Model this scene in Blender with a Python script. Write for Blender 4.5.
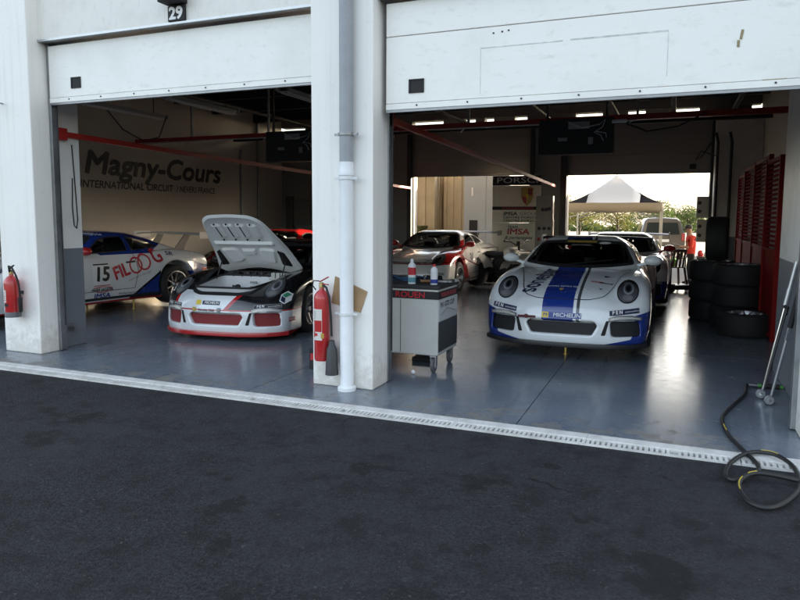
import bpy, bmesh, math, random
import numpy as np
from mathutils import Vector, Matrix, Euler
from mathutils.bvhtree import BVHTree
R = math.radians
for o in list(bpy.data.objects): bpy.data.objects.remove(o)
S = bpy.context.scene
COL = S.collection

# ---------------------------------------------------------------- camera, sky, sun, exposure
cam_d = bpy.data.cameras.new('camera')
CAM = bpy.data.objects.new('camera', cam_d); COL.objects.link(CAM)
CAM_POS = Vector((2.532, -5.532, 1.6))
_yaw, _pit, _rol = R(22.247), R(5.599), R(0.302)
_f = Vector((-math.sin(_yaw)*math.cos(_pit), math.cos(_yaw)*math.cos(_pit), -math.sin(_pit)))
_r = Vector((math.cos(_yaw), math.sin(_yaw), 0)); _u = _r.cross(_f)
_r2 = math.cos(_rol)*_r + math.sin(_rol)*_u; _u2 = -math.sin(_rol)*_r + math.cos(_rol)*_u
_m = Matrix((( _r2.x, _u2.x, -_f.x), (_r2.y, _u2.y, -_f.y), (_r2.z, _u2.z, -_f.z))).to_4x4()
_m.translation = CAM_POS
CAM.matrix_world = _m
cam_d.sensor_fit = 'HORIZONTAL'; cam_d.sensor_width = 36
cam_d.lens = 36*669.76/800
cam_d.shift_y = -(300-282.8)/800
cam_d.clip_start = 0.05; cam_d.clip_end = 2000
S.camera = CAM

SUN_EL, SUN_AZ = 13.0, 40.0          # elevation; azimuth measured from +Y (behind the garage) towards +X
W = bpy.data.worlds.new('World'); S.world = W; W.use_nodes = True
wn = W.node_tree.nodes; wl = W.node_tree.links
bg = wn['Background']; sky = wn.new('ShaderNodeTexSky'); sky.sky_type = 'NISHITA'
sky.sun_disc = False; sky.sun_elevation = R(SUN_EL); sky.sun_rotation = R(SUN_AZ)
sky.air_density = 1.0; sky.dust_density = 4.0; sky.ozone_density = 1.0
hs_ = wn.new('ShaderNodeHueSaturation'); hs_.inputs['Saturation'].default_value = .60
wl.new(sky.outputs[0], hs_.inputs['Color']); wl.new(hs_.outputs[0], bg.inputs[0]); bg.inputs[1].default_value = 0.15
sd = bpy.data.lights.new('sun', 'SUN'); sd.energy = 4.8; sd.angle = R(0.6); sd.color = (1.0, 0.80, 0.54)
SUN = bpy.data.objects.new('sun', sd); COL.objects.link(SUN)
_d = Vector((math.sin(R(SUN_AZ))*math.cos(R(SUN_EL)), math.cos(R(SUN_AZ))*math.cos(R(SUN_EL)), math.sin(R(SUN_EL))))
SUN.rotation_euler = _d.to_track_quat('Z', 'Y').to_euler(); SUN.location = _d*60
S.view_settings.view_transform = 'Standard'; S.view_settings.look = 'None'
S.view_settings.gamma = 1; S.view_settings.use_curve_mapping = False
S.view_settings.exposure = 2.55
S.render.engine = 'CYCLES'
S.cycles.use_denoising = True
try: S.cycles.denoiser = 'OPENIMAGEDENOISE'
except Exception: pass
S.cycles.max_bounces = 10; S.cycles.diffuse_bounces = 6; S.cycles.glossy_bounces = 5
S.cycles.transparent_max_bounces = 16; S.cycles.transmission_bounces = 6
S.cycles.sample_clamp_indirect = 8.0
S.cycles.caustics_reflective = False; S.cycles.caustics_refractive = False

# ---------------------------------------------------------------- object helpers
def link(o, parent=None):
    COL.objects.link(o)
    if parent is not None: o.parent = parent
    return o
def tag(o, label=None, cat=None, group=None, kind=None):
    if label: o['label'] = label
    if cat: o['category'] = cat
    if group: o['group'] = group
    if kind: o['kind'] = kind
    return o
def empty(name, loc=(0,0,0), rz=0, label=None, cat=None, group=None):
    o = bpy.data.objects.new(name, None); o.empty_display_size = .1
    o.location = loc; o.rotation_euler = (0,0,rz); COL.objects.link(o)
    return tag(o, label, cat, group)
def copy_tree(o, parent=None):
    c = o.copy(); COL.objects.link(c); c.parent = parent
    for ch in list(o.children): copy_tree(ch, c)
    return c
class MB:
    def __init__(s): s.v = []; s.f = []; s.mi = []; s.m = 0
    def mat(s, i): s.m = i; return s
    def add(s, vs, fs):
        b = len(s.v); s.v += [tuple(v) for v in vs]
        s.f += [tuple(b+i for i in f) for f in fs]; s.mi += [s.m]*len(fs); return s
    def box(s, c, d, rz=0, M=None):
        x, y, z = d[0]/2, d[1]/2, d[2]/2
        vs = [Vector((i*x, j*y, k*z)) for i in (-1,1) for j in (-1,1) for k in (-1,1)]
        if M is not None: vs = [M @ v for v in vs]
        elif rz: q = Matrix.Rotation(rz, 3, 'Z'); vs = [q @ v for v in vs]
        vs = [v+Vector(c) for v in vs]
        return s.add(vs, [(0,1,3,2),(4,6,7,5),(0,4,5,1),(2,3,7,6),(0,2,6,4),(1,5,7,3)])
    def b2(s, a, b):   # box from min corner to max corner
        return s.box([(a[i]+b[i])/2 for i in range(3)], [abs(b[i]-a[i]) for i in range(3)])
    def bar(s, p, q, w, h, up=(0,0,1)):
        p = Vector(p); q = Vector(q); d = (q-p); L = d.length; d.normalize(); up = Vector(up)
        if abs(d.dot(up)) > .98: up = Vector((0,1,0))
        sx = d.cross(up).normalized(); sz = sx.cross(d)
        M = Matrix((sx, d, sz)).transposed()
        return s.box((p+q)/2, (w, L, h), M=M)
    def tube(s, path, r, seg=8, closed=False, cap=True):
        P = [Vector(p) for p in path]; n = len(P); rs = r if hasattr(r, '__len__') else [r]*n
        rings = []; prev = None
        for i in range(n):
            a = P[(i-1) % n] if (closed or i > 0) else P[i]
            b = P[(i+1) % n] if (closed or i < n-1) else P[i]
            t = (b-a).normalized()
            if prev is None:
                ref = Vector((0,0,1)) if abs(t.z) < .9 else Vector((1,0,0))
                u = t.cross(ref).normalized()
            else:
                u = (prev - t*prev.dot(t)).normalized()
            prev = u; w = t.cross(u)
            rings.append([P[i]+(u*math.cos(2*math.pi*k/seg)+w*math.sin(2*math.pi*k/seg))*rs[i] for k in range(seg)])
        vs = [v for q in rings for v in q]; fs = []
        for i in range(n if closed else n-1):
            j = (i+1) % n
            for k in range(seg):
                k2 = (k+1) % seg; fs.append((i*seg+k, i*seg+k2, j*seg+k2, j*seg+k))
        if cap and not closed:
            fs.append(tuple(range(seg))[::-1]); fs.append(tuple((n-1)*seg+k for k in range(seg)))
        return s.add(vs, fs)
    def cyl(s, p, q, r, seg=12, r2=None): return s.tube([p, q], [r, r if r2 is None else r2], seg)
    def lathe(s, prof, c=(0,0,0), axis='Z', seg=24, closed=False):
        vs = []; n = len(prof)
        for k in range(seg):
            a = 2*math.pi*k/seg
            for r, h in prof:
                p = {'Z': (r*math.cos(a), r*math.sin(a), h), 'X': (h, r*math.cos(a), r*math.sin(a)), 'Y': (r*math.sin(a), h, r*math.cos(a))}[axis]
                vs.append((p[0]+c[0], p[1]+c[1], p[2]+c[2]))
        fs = []
        for k in range(seg):
            k2 = (k+1) % seg
            for i in range(n if closed else n-1):
                j = (i+1) % n; fs.append((k*n+i, k2*n+i, k2*n+j, k*n+j))
        return s.add(vs, fs)
    def prism(s, poly, d, M):   # 2D polygon in M's xy plane, extruded by d along M's z
        n = len(poly)
        vs = [M @ Vector((p[0], p[1], 0)) for p in poly]+[M @ Vector((p[0], p[1], d)) for p in poly]
        fs = [tuple(range(n))[::-1], tuple(range(n, 2*n))]+[(i, (i+1) % n, n+(i+1) % n, n+i) for i in range(n)]
        return s.add(vs, fs)
    def sheet(s, P):  # grid of points P[i][j]
        m = len(P[0]); vs = [p for row in P for p in row]
        return s.add(vs, [(i*m+j, (i+1)*m+j, (i+1)*m+j+1, i*m+j+1) for i in range(len(P)-1) for j in range(m-1)])
    def mesh(s, name, smooth=None):
        me = bpy.data.meshes.new(name); me.from_pydata(s.v, [], s.f); me.update()
        if any(s.mi): me.polygons.foreach_set('material_index', s.mi)
        bm = bmesh.new(); bm.from_mesh(me); bmesh.ops.recalc_face_normals(bm, faces=bm.faces); bm.to_mesh(me); bm.free()
        if smooth is not None:
            me.shade_smooth()
            if smooth < 180:
                try: me.set_sharp_from_angle(angle=R(smooth))
                except Exception: pass
        return me
    def build(s, name, mats, parent=None, smooth=None, bevel=0, loc=None):
        me = s.mesh(name, smooth)
        for m in (mats if isinstance(mats, (list, tuple)) else [mats]): me.materials.append(m)
        o = bpy.data.objects.new(name, me)
        if loc: o.location = loc
        link(o, parent)
        if bevel:
            b = o.modifiers.new('bevel', 'BEVEL'); b.width = bevel; b.segments = 2; b.limit_method = 'ANGLE'; b.angle_limit = R(40)
        return o
def mesh_obj(name, me, mats=None, parent=None):
    if mats is not None and len(me.materials) == 0:
        for m in (mats if isinstance(mats, (list, tuple)) else [mats]): me.materials.append(m)
    return link(bpy.data.objects.new(name, me), parent)

# ---------------------------------------------------------------- materials
def new_mat(name):
    m = bpy.data.materials.new(name); m.use_nodes = True
    nt = m.node_tree; return m, nt, nt.nodes['Principled BSDF']
def N(nt, t, **k):
    n = nt.nodes.new(t)
    for a, b in k.items():
        if a.startswith('_'): n.inputs[int(a[1:])].default_value = b
        else: setattr(n, a, b)
    return n
def mixc(nt, fac, a, b, blend='MIX'):
    n = nt.nodes.new('ShaderNodeMix'); n.data_type = 'RGBA'; n.blend_type = blend
    for s, v in ((n.inputs[0], fac), (n.inputs[6], a), (n.inputs[7], b)):
        if isinstance(v, bpy.types.NodeSocket): nt.links.new(v, s)
        else: s.default_value = (*v, 1) if isinstance(v, tuple) and len(v) == 3 else v
    return n.outputs[2]
def noise(nt, scale, detail=3, rough=.6, co=None, vec='Object', stretch=None):
    n = N(nt, 'ShaderNodeTexNoise'); n.inputs['Scale'].default_value = scale
    n.inputs['Detail'].default_value = detail; n.inputs['Roughness'].default_value = rough
    tc = N(nt, 'ShaderNodeTexCoord') if co is None else None
    src = tc.outputs[vec] if co is None else co
    if stretch:
        mp = N(nt, 'ShaderNodeMapping'); mp.inputs['Scale'].default_value = stretch
        nt.links.new(src, mp.inputs[0]); src = mp.outputs[0]
    nt.links.new(src, n.inputs['Vector']); return n.outputs[0]
def ramp(nt, src, a, b, ca=(0,0,0), cb=(1,1,1)):
    r = N(nt, 'ShaderNodeValToRGB'); e = r.color_ramp.elements
    e[0].position = a; e[1].position = b; e[0].color = (*ca, 1); e[1].color = (*cb, 1)
    nt.links.new(src, r.inputs[0]); return r.outputs[0]
def mth(nt, op, a, b=None, c=None):
    n = N(nt, 'ShaderNodeMath', operation=op)
    for i, v in enumerate((a, b, c)):
        if v is None: continue
        if isinstance(v, bpy.types.NodeSocket): nt.links.new(v, n.inputs[i])
        else: n.inputs[i].default_value = v
    return n.outputs[0]
def bump(nt, p, h, strength=.2, dist=.01):
    b = N(nt, 'ShaderNodeBump'); b.inputs['Strength'].default_value = strength; b.inputs['Distance'].default_value = dist
    nt.links.new(h, b.inputs['Height']); nt.links.new(b.outputs[0], p.inputs['Normal'])
_MC = {}
def mat(name, col, rough=.5, metal=0, var=.0, vs=6.0, bmp=0, bs=40, coat=0, spec=.5, em=None, es=1):
    if name in _MC: return _MC[name]
    m, nt, p = new_mat(name)
    p.inputs['Roughness'].default_value = rough; p.inputs['Metallic'].default_value = metal
    p.inputs['Specular IOR Level'].default_value = spec
    if coat: p.inputs['Coat Weight'].default_value = coat; p.inputs['Coat Roughness'].default_value = .04
    if var:
        n = noise(nt, vs, 4)
        c = mixc(nt, ramp(nt, n, .3, .7), tuple(max(0, k*(1-var)) for k in col), tuple(min(1, k*(1+var)) for k in col))
        nt.links.new(c, p.inputs['Base Color'])
        rr = mth(nt, 'MULTIPLY_ADD', n, .25, max(0, rough-.12)); nt.links.new(rr, p.inputs['Roughness'])
    else: p.inputs['Base Color'].default_value = (*col, 1)
    if bmp: bump(nt, p, noise(nt, bs, 4), bmp, .004)
    if em: p.inputs['Emission Color'].default_value = (*em, 1); p.inputs['Emission Strength'].default_value = es
    _MC[name] = m; return m
def wear_mat(name, col, dirt, amt=.5, scale=3, rough=.55, streak=None, bmp=.08, lowdirt=False):
    # painted surface with blotchy dirt, fine scuffs and soft streaks
    m, nt, p = new_mat(name)
    a = ramp(nt, noise(nt, scale, 6, .65), .48, .78)
    b = ramp(nt, noise(nt, scale*9, 5, .7, stretch=streak), .55, .80)
    fac = mth(nt, 'MULTIPLY', mth(nt, 'MAXIMUM', mth(nt, 'MULTIPLY', a, .7), b), amt)
    c = mixc(nt, fac, col, dirt); nt.links.new(c, p.inputs['Base Color'])
    nt.links.new(mth(nt, 'MULTIPLY_ADD', fac, .3, rough), p.inputs['Roughness'])
    bump(nt, p, noise(nt, 60, 4), bmp, .004); return m
def glass_mat(name, tint=(.5,.55,.55), refl=1.0, rough=.02):
    if name in _MC: return _MC[name]
    m, nt, p = new_mat(name)
    out = nt.nodes['Material Output']; nt.nodes.remove(p)
    t = N(nt, 'ShaderNodeBsdfTransparent'); t.inputs[0].default_value = (*tint, 1)
    g = N(nt, 'ShaderNodeBsdfGlossy'); g.inputs['Roughness'].default_value = rough
    fr = N(nt, 'ShaderNodeFresnel'); fr.inputs[0].default_value = 1.52
    mx = N(nt, 'ShaderNodeMixShader'); nt.links.new(mth(nt, 'MULTIPLY', fr.outputs[0], refl), mx.inputs[0])
    nt.links.new(t.outputs[0], mx.inputs[1]); nt.links.new(g.outputs[0], mx.inputs[2]); nt.links.new(mx.outputs[0], out.inputs[0])
    _MC[name] = m; return m

# ---------------------------------------------------------------- flat lettering
_TC = {}
def text_polys(txt, size=1.0, bold=0, shear=0, sx=1.0, align='CENTER', space=1.0):
    # lettering as a flat mesh in its own xy plane -> (verts, faces)
    key = (txt, size, bold, shear, sx, align, space)
    if key in _TC: return _TC[key]
    c = bpy.data.curves.new('lettering', 'FONT'); c.body = txt; c.size = size; c.offset = bold; c.shear = shear
    c.align_x = align; c.align_y = 'CENTER'; c.space_character = space; c.resolution_u = 3; c.fill_mode = 'FRONT'
    o = bpy.data.objects.new('lettering', c); COL.objects.link(o)
    dg = bpy.context.evaluated_depsgraph_get(); dg.update()
    me = o.evaluated_get(dg).to_mesh()
    vs = [(v.co.x*sx, v.co.y) for v in me.vertices]; fs = [tuple(p.vertices) for p in me.polygons]
    o.evaluated_get(dg).to_mesh_clear(); bpy.data.objects.remove(o); bpy.data.curves.remove(c)
    _TC[key] = (vs, fs); return vs, fs
def lettering(name, txt, origin, ux, uy, size, m, parent, bold=0, shear=0, sx=1.0, align='CENTER', lift=.002, space=1.0, heavy=0, clip=None):
    vs, fs = text_polys(txt, size, bold, shear, sx, align, space)
    if clip is not None:      # lettering cut off at the edge of the sheet it is printed on
        bm = bmesh.new(); bv = [bm.verts.new((x, y, 0)) for x, y in vs]
        for f in fs: bm.faces.new([bv[i] for i in f])
        bmesh.ops.bisect_plane(bm, geom=bm.verts[:]+bm.edges[:]+bm.faces[:], plane_co=(clip,0,0), plane_no=(1,0,0), clear_outer=True)
        bm.verts.index_update(); vs = [(v.co.x, v.co.y) for v in bm.verts]; fs = [tuple(v.index for v in f.verts) for f in bm.faces]; bm.free()
    o0 = Vector(origin); ux = Vector(ux).normalized(); uy = Vector(uy).normalized(); n = ux.cross(uy)
    b = MB()
    for i, (dx, dy) in enumerate(((0,0),(1,.3),(-1,-.3),(.5,-.8),(-.5,.8)) if heavy else ((0,0),)): b.add([o0+ux*(x+dx*heavy)+uy*(y+dy*heavy)+n*(lift+.0006*i) for x, y in vs], fs)
    me = bpy.data.meshes.new(name); me.from_pydata(b.v, [], b.f); me.update(); me.materials.append(m)
    return link(bpy.data.objects.new(name, me), parent)
# ---------------------------------------------------------------- race car: one body shape from a smooth field, then parts laid on it
def pch(xs, ys):
    xs = np.array(xs, float); ys = np.array(ys, float); h = np.diff(xs); d = np.diff(ys)/h
    m = np.zeros_like(ys); m[1:-1] = np.where(d[:-1]*d[1:] > 0, 2*d[:-1]*d[1:]/np.where(d[:-1]+d[1:] == 0, 1, d[:-1]+d[1:]), 0); m[0] = d[0]; m[-1] = d[-1]
    def ev(x):
        x = np.clip(x, xs[0], xs[-1]); i = np.clip(np.searchsorted(xs, x)-1, 0, len(h)-1)
        t = (x-xs[i])/h[i]; t2 = t*t; t3 = t2*t
        return ys[i]*(2*t3-3*t2+1)+m[i]*h[i]*(t3-2*t2+t)+ys[i+1]*(3*t2-2*t3)+m[i+1]*h[i]*(t3-t2)
    return ev
_AX = [0, .30, .48, .60, .70, .79, .87, .97]
_TOP = [(-1.05,.505,.485,.43,.37,.33,.29,.25,.2),(-.95,.575,.56,.515,.465,.43,.39,.35,.3),(-.85,.622,.61,.575,.535,.505,.465,.425,.37),
 (-.75,.660,.650,.624,.602,.585,.555,.515,.46),(-.62,.703,.694,.674,.688,.680,.655,.615,.55),(-.50,.738,.729,.708,.748,.750,.730,.692,.63),
 (-.35,.776,.767,.746,.798,.806,.790,.752,.69),(-.15,.820,.811,.791,.838,.850,.836,.802,.75),(.10,.860,.853,.836,.865,.876,.864,.832,.78),
 (.40,.898,.891,.878,.888,.893,.882,.852,.80),(.8,.925,.92,.912,.91,.905,.893,.862,.82),(1.4,.93,.93,.928,.925,.915,.902,.875,.835),
 (2.0,.93,.93,.932,.938,.938,.93,.912,.875),(2.4,.93,.93,.938,.952,.958,.952,.936,.90),(2.8,.90,.90,.908,.922,.928,.922,.905,.87),
 (3.1,.855,.855,.86,.866,.87,.865,.85,.81),(3.3,.81,.81,.81,.81,.81,.80,.78,.75),(3.55,.75,.75,.745,.74,.73,.72,.70,.67)]
_low = pch([-1.05,-.8,-.45,.1,.8,1.6,2.6,3.1,3.55],[0,0,.022,.045,.05,.045,.045,.03,.02])
_TOP = [(r[0],)+tuple(v-float(_low(np.array([r[0]]))[0]) for v in r[1:]) for r in _TOP]
_ys = np.array([r[0] for r in _TOP]); _yg = np.linspace(-1.05, 3.55, 231); _ag = np.linspace(0, 1.1, 111)
_cols = np.array([pch(_ys, [r[k+1] for r in _TOP])(_yg) for k in range(8)])
_TG = np.array([pch(_AX+[1.1], list(_cols[:, j])+[_cols[-1, j]-.12])(_ag) for j in range(len(_yg))])
# light smoothing along the length
for _ in range(6): _TG[1:-1] = .25*_TG[:-2]+.5*_TG[1:-1]+.25*_TG[2:]
def f_top(ax, y):
    u = np.clip((y+1.05)/4.6*230, 0, 229.999); v = np.clip(ax/1.1*110, 0, 109.999)
    i = u.astype(int); j = v.astype(int); a = u-i; b = v-j
    return (_TG[i, j]*(1-a)+_TG[i+1, j]*a)*(1-b)+(_TG[i, j+1]*(1-a)+_TG[i+1, j+1]*a)*b
_wp = pch([-1.1,-.9,-.7,-.4,0,.4,.8,1.3,1.7,2.1,2.46,2.8,3.1,3.4,3.6],[.86,.885,.905,.925,.935,.905,.875,.873,.895,.955,.985,.975,.94,.885,.85])
_wo = pch([0,.12,.25,.45,.62,.75,.88,1.0,1.4],[-.06,-.03,-.008,0,-.012,-.035,-.085,-.14,-.3])
_yfz = pch([0,.1,.2,.34,.46,.56,.66,.9],[-1.00,-1.02,-1.03,-1.022,-.995,-.955,-.90,-.75])
_yrz = pch([0,.2,.35,.5,.65,.78,.9],[3.28,3.36,3.42,3.44,3.43,3.38,3.30])
_zr = pch([-.5,-.2,.12,.32,.5,.75,1.0,1.2,1.45,1.8,2.15,2.5,2.85,3.2,3.6],[.30,.55,.765,.872,.955,1.075,1.175,1.222,1.243,1.222,1.15,1.045,.935,.80,.62])
def yfront(ax, z): return _yfz(z)+.085*(ax/.9)**2+.235*(ax/.9)**4
def smax(a, b, k): h = np.clip(.5+.5*(a-b)/k, 0, 1); return b+(a-b)*h+k*h*(1-h)
def smin(a, b, k): return -smax(-a, -b, k)
AXF, AXR, WZF, WZR = 0.0, 2.46, .325, .345
def car_field(x, y, z, intake=True):
    ax = np.abs(x)
    B = smax((z-f_top(ax, y))*.85, ax-(_wp(y)+_wo(z)), .075)
    yf = yfront(ax, z)
    B = smax(B, (yf-y)*.9, .06); B = smax(B, y-_yrz(z)+.16*(ax/.9)**4, .06); B = smax(B, .10-z, .03)
    q = (ax/.70)**2
    fr = np.clip((1.45-y)/.5, 0, 1)
    ye = y-.22*q*fr+.16*q*(1-fr)
    wg = .80-.60*(np.maximum(z,.83)-.83)-.09*np.clip((z-1.02)/.2, 0, 1)**2-.10*np.clip((y-1.9)/1.0, 0, 1.3)**1.5-.03*np.clip((.8-y)/.5, 0, 1)
    G = smax((z-(_zr(ye)-.022*q))*.82, (ax-wg)*.87, .075)
    G = np.maximum(np.maximum(G, .45-z), np.maximum(y-3.15, .1-y))
    F = smin(B, G, .035)
    for yc, zc, r in ((AXF, WZF, .352), (AXR, WZR, .378)):
        c = np.sqrt((y-yc)**2+(z-zc)**2)-r
        F = smax(F, -np.maximum(c, .60-ax), .012)
    if intake:
        def box(cx, cz, hx, hz, r, sh=0, xx=ax):
            dx = np.abs(xx-cx-sh*(z-cz))-(hx-r); dz = np.abs(z-cz)-(hz-r)
            return np.sqrt(np.maximum(dx, 0)**2+np.maximum(dz, 0)**2)+np.minimum(np.maximum(dx, dz), 0)-r
        for bx in (box(0, .258, .350, .070, .03, .0)-.55*np.clip(z-.25, -.06, .06), box(.668, .283, .146, .086, .035, -.1)):
            F = smax(F, -np.maximum(bx, (y-yf)-.11), .012)
    return F
def surface_net(h=.018):
    xs = np.arange(-1.06, 1.06+h, h); ysg = np.arange(-1.12, 3.56, h); zs = np.arange(.03, 1.32, h)
    nx, ny, nz = len(xs), len(ysg), len(zs)
    X, Y, Z = np.meshgrid(xs, ysg, zs, indexing='ij')
    F = car_field(X.ravel(), Y.ravel(), Z.ravel()).reshape(nx, ny, nz)
    ins = F < 0
    off = [(i, j, k) for i in (0,1) for j in (0,1) for k in (0,1)]
    cnt = sum(ins[i:nx-1+i, j:ny-1+j, k:nz-1+k].astype(int) for i, j, k in off)
    cells = (cnt > 0) & (cnt < 8); idx = -np.ones(cells.shape, int); ci = np.argwhere(cells); idx[cells] = np.arange(len(ci))
    pos = np.zeros((len(ci), 3)); num = np.zeros(len(ci))
    corner = {o: F[ci[:,0]+o[0], ci[:,1]+o[1], ci[:,2]+o[2]] for o in off}
    for a in off:
        for d in range(3):
            if a[d]: continue
            b = tuple(a[e]+(e == d) for e in range(3)); fa, fb = corner[a], corner[b]
            m = (fa < 0) != (fb < 0); t = np.where(m, fa/np.where(m, fa-fb, 1), 0)
            p = np.array(a, float)[None, :].repeat(len(ci), 0); p[:, d] += t
            pos[m] += p[m]; num[m] += 1
    V = (ci+pos/num[:, None])*h+np.array([xs[0], ysg[0], zs[0]])
    faces = []
    for d in range(3):
        e1, e2 = [(1,2),(2,0),(0,1)][d]
        sl0 = [slice(1, n-1) for n in (nx, ny, nz)]; sl1 = list(sl0)
        sl0[d] = slice(0, (nx, ny, nz)[d]-1); sl1[d] = slice(1, (nx, ny, nz)[d])
        A = ins[tuple(sl0)]; Bq = ins[tuple(sl1)]
        e = np.argwhere(A != Bq); base = e.copy()
        for ax_ in range(3):
            if ax_ != d: base[:, ax_] += 1
        flip = A[tuple(e.T)]
        def cell(da, db):
            c = base.copy(); c[:, e1] += da; c[:, e2] += db; return idx[tuple(c.T)]
        q = np.stack([cell(-1,-1), cell(0,-1), cell(0,0), cell(-1,0)], 1)
        q[~flip] = q[~flip][:, ::-1]; faces.append(q)
    Q = np.concatenate(faces)
    eps = .004
    for _ in range(3):   # settle the points on the surface
        f0 = car_field(*V.T); g = np.stack([(car_field(*(V+eps*np.eye(3)[k]).T)-car_field(*(V-eps*np.eye(3)[k]).T))/(2*eps) for k in range(3)], 1)
        n2 = np.maximum((g**2).sum(1), .25); V = V-g*(np.clip(f0, -.01, .01)/n2)[:, None]*.8
    return V, Q
CV, CQ = surface_net()
CAR_BVH = BVHTree.FromPolygons([tuple(v) for v in CV], [tuple(int(i) for i in q) for q in CQ])
_ce = CV[CQ].mean(1)
_cn = np.cross(CV[CQ[:,2]]-CV[CQ[:,0]], CV[CQ[:,3]]-CV[CQ[:,1]]); _cn /= np.linalg.norm(_cn, axis=1)[:, None]+1e-12
if (_cn*(_ce-np.array([0,1.2,.6]))).sum(1).mean() < 0: CQ = CQ[:, ::-1]; _cn = -_cn

def inside_poly(px, pz, poly, shrink=0):
    ins = np.zeros(len(px), bool); dist = np.full(len(px), 9.)
    n = len(poly)
    for i in range(n):
        x1, y1 = poly[i]; x2, y2 = poly[(i+1) % n]
        c = ((y1 > pz) != (y2 > pz)) & (px < (x2-x1)*(pz-y1)/((y2-y1) if y2 != y1 else 1e-9)+x1); ins ^= c
        dx, dy = x2-x1, y2-y1; t = np.clip(((px-x1)*dx+(pz-y1)*dy)/(dx*dx+dy*dy+1e-12), 0, 1)
        dist = np.minimum(dist, np.hypot(px-x1-t*dx, pz-y1-t*dy))
    return ins & (dist > shrink)
def rounded(poly, r=.03, n=4):
    out = []; m = len(poly)
    for i in range(m):
        p0, p1, p2 = Vector(poly[i-1]), Vector(poly[i]), Vector(poly[(i+1) % m])
        a = (p0-p1); b = (p2-p1); k = min(r, a.length*.45, b.length*.45)
        a = p1+a.normalized()*k; b = p1+b.normalized()*k
        for j in range(n+1):
            t = j/n; out.append(tuple(a*(1-t)**2+p1*2*t*(1-t)+b*t*t))
    return out
# projections: 'F' front view (x,z)->+y ; 'L' side at +x (y,z)->-x ; 'R' side at -x (y,z)->+x ; 'T' top (x,y)->-z ; 'B' rear (x,z)->-y
_PR = {'F': (lambda u, v: ((u, -2, v), (0,1,0))), 'L': (lambda u, v: ((1.6, u, v), (-1,0,0))), 'R': (lambda u, v: ((-1.6, u, v), (1,0,0))),
       'T': (lambda u, v: ((u, v, 2), (0,0,-1))), 'B': (lambda u, v: ((u, 4.5, v), (0,-1,0)))}
def fnormal(P):
    P = np.asarray(P, float).reshape(-1, 3); e = .012
    g = np.stack([car_field(*(P+e*np.eye(3)[k]).T, intake=False)-car_field(*(P-e*np.eye(3)[k]).T, intake=False) for k in range(3)], 1)
    return g/(np.linalg.norm(g, axis=1)[:, None]+1e-9)
def cast(view, u, v, lift):
    o, d = _PR[view](u, v); hit, n, i, dist = CAR_BVH.ray_cast(Vector(o), Vector(d))
    if hit is None: return None
    if lift is None: return hit
    n = Vector(fnormal(hit)[0])
    return hit+n*lift
def cut2d(vs, fs, step):
    bm = bmesh.new(); bv = [bm.verts.new((x, y, 0)) for x, y in vs]
    for f in fs:
        try: bm.faces.new([bv[i] for i in f])
        except Exception: pass
    us = [v[0] for v in vs]; ws = [v[1] for v in vs]
    for k in range(2 if step < .25 else 0):
        a, b = (min(us), max(us)) if k == 0 else (min(ws), max(ws))
        c = math.floor(a/step)*step+step*.5
        while c < b:
            co = (c,0,0) if k == 0 else (0,c,0); no = (1,0,0) if k == 0 else (0,1,0)
            bmesh.ops.bisect_plane(bm, geom=bm.verts[:]+bm.edges[:]+bm.faces[:], plane_co=co, plane_no=no); c += step
    bm.verts.index_update(); V2 = [(v.co.x, v.co.y) for v in bm.verts]; F2 = [tuple(v.index for v in f.verts) for f in bm.faces]; bm.free()
    return V2, F2
def on_body(vs, fs, view, lift, step=.05):
    V2, F2 = cut2d(vs, fs, step); P = [cast(view, u, v, None) for u, v in V2]
    ok = [i for i, p in enumerate(P) if p is not None]
    if ok:
        nn = fnormal([P[i] for i in ok])
        for i, q in zip(ok, nn): P[i] = P[i]+Vector(q)*lift
    F3 = []
    for f in F2:
        q = [P[i] for i in f]
        if any(p is None for p in q): continue
        if max((q[i]-q[i-1]).length for i in range(len(q))) > step*3.2: continue
        F3.append(f)
    return [p if p is not None else Vector((0,0,.5)) for p in P], F3
_PM = {}
def patch_mesh(key, vs, fs, view, lift=.003, step=.05):
    if key in _PM: return _PM[key]
    P, F3 = on_body(vs, fs, view, lift, step)
    used = sorted({i for f in F3 for i in f}); mp = {i: k for k, i in enumerate(used)}
    me = bpy.data.meshes.new('patch'); me.from_pydata([tuple(P[i]) for i in used], [], [tuple(mp[i] for i in f) for f in F3]); me.update()
    bm = bmesh.new(); bm.from_mesh(me)
    d = Vector(_PR[view](0, 0)[1])
    for f in bm.faces:
        if f.normal.dot(d) > 0: f.normal_flip()
    bm.to_mesh(me); bm.free(); me.shade_smooth(); _PM[key] = me; return me
def patch(name, poly, view, m, parent, lift=.003, step=.05):
    key = (tuple((round(a,4), round(b,4)) for a, b in poly), view, lift, m.name)
    me = patch_mesh(key, poly, [tuple(range(len(poly)))], view, lift, step)
    return mesh_obj(name, me, m, parent)
def decal(name, txt, view, at, size, m, parent, bold=0, shear=0, sx=1.0, rot=0, lift=.004, align='CENTER', flip=False, space=1.0):
    vs, fs = text_polys(txt, size, 0, shear, sx, align, space); c, s = math.cos(rot), math.sin(rot)
    if flip: vs = [(-x, y) for x, y in vs]
    vs = [(at[0]+x*c-y*s, at[1]+x*s+y*c) for x, y in vs]
    key = ('t', txt, view, at, size, sx, rot, m.name)
    if key not in _PM:
        b = MB()
        for i, (dx, dy) in enumerate(((0,0),(1,.3),(-1,-.3),(.5,-.9),(-.5,.9)) if bold else ((0,0),)):
            P, F3 = on_body([(x+dx*bold, y+dy*bold) for x, y in vs], fs, view, lift+.0005*i, .06); b.add(P, F3)
        me = bpy.data.meshes.new('lettering'); me.from_pydata(b.v, [], b.f); me.update(); me.shade_smooth(); _PM[key] = me
    return mesh_obj(name, _PM[key], m, parent)
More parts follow.
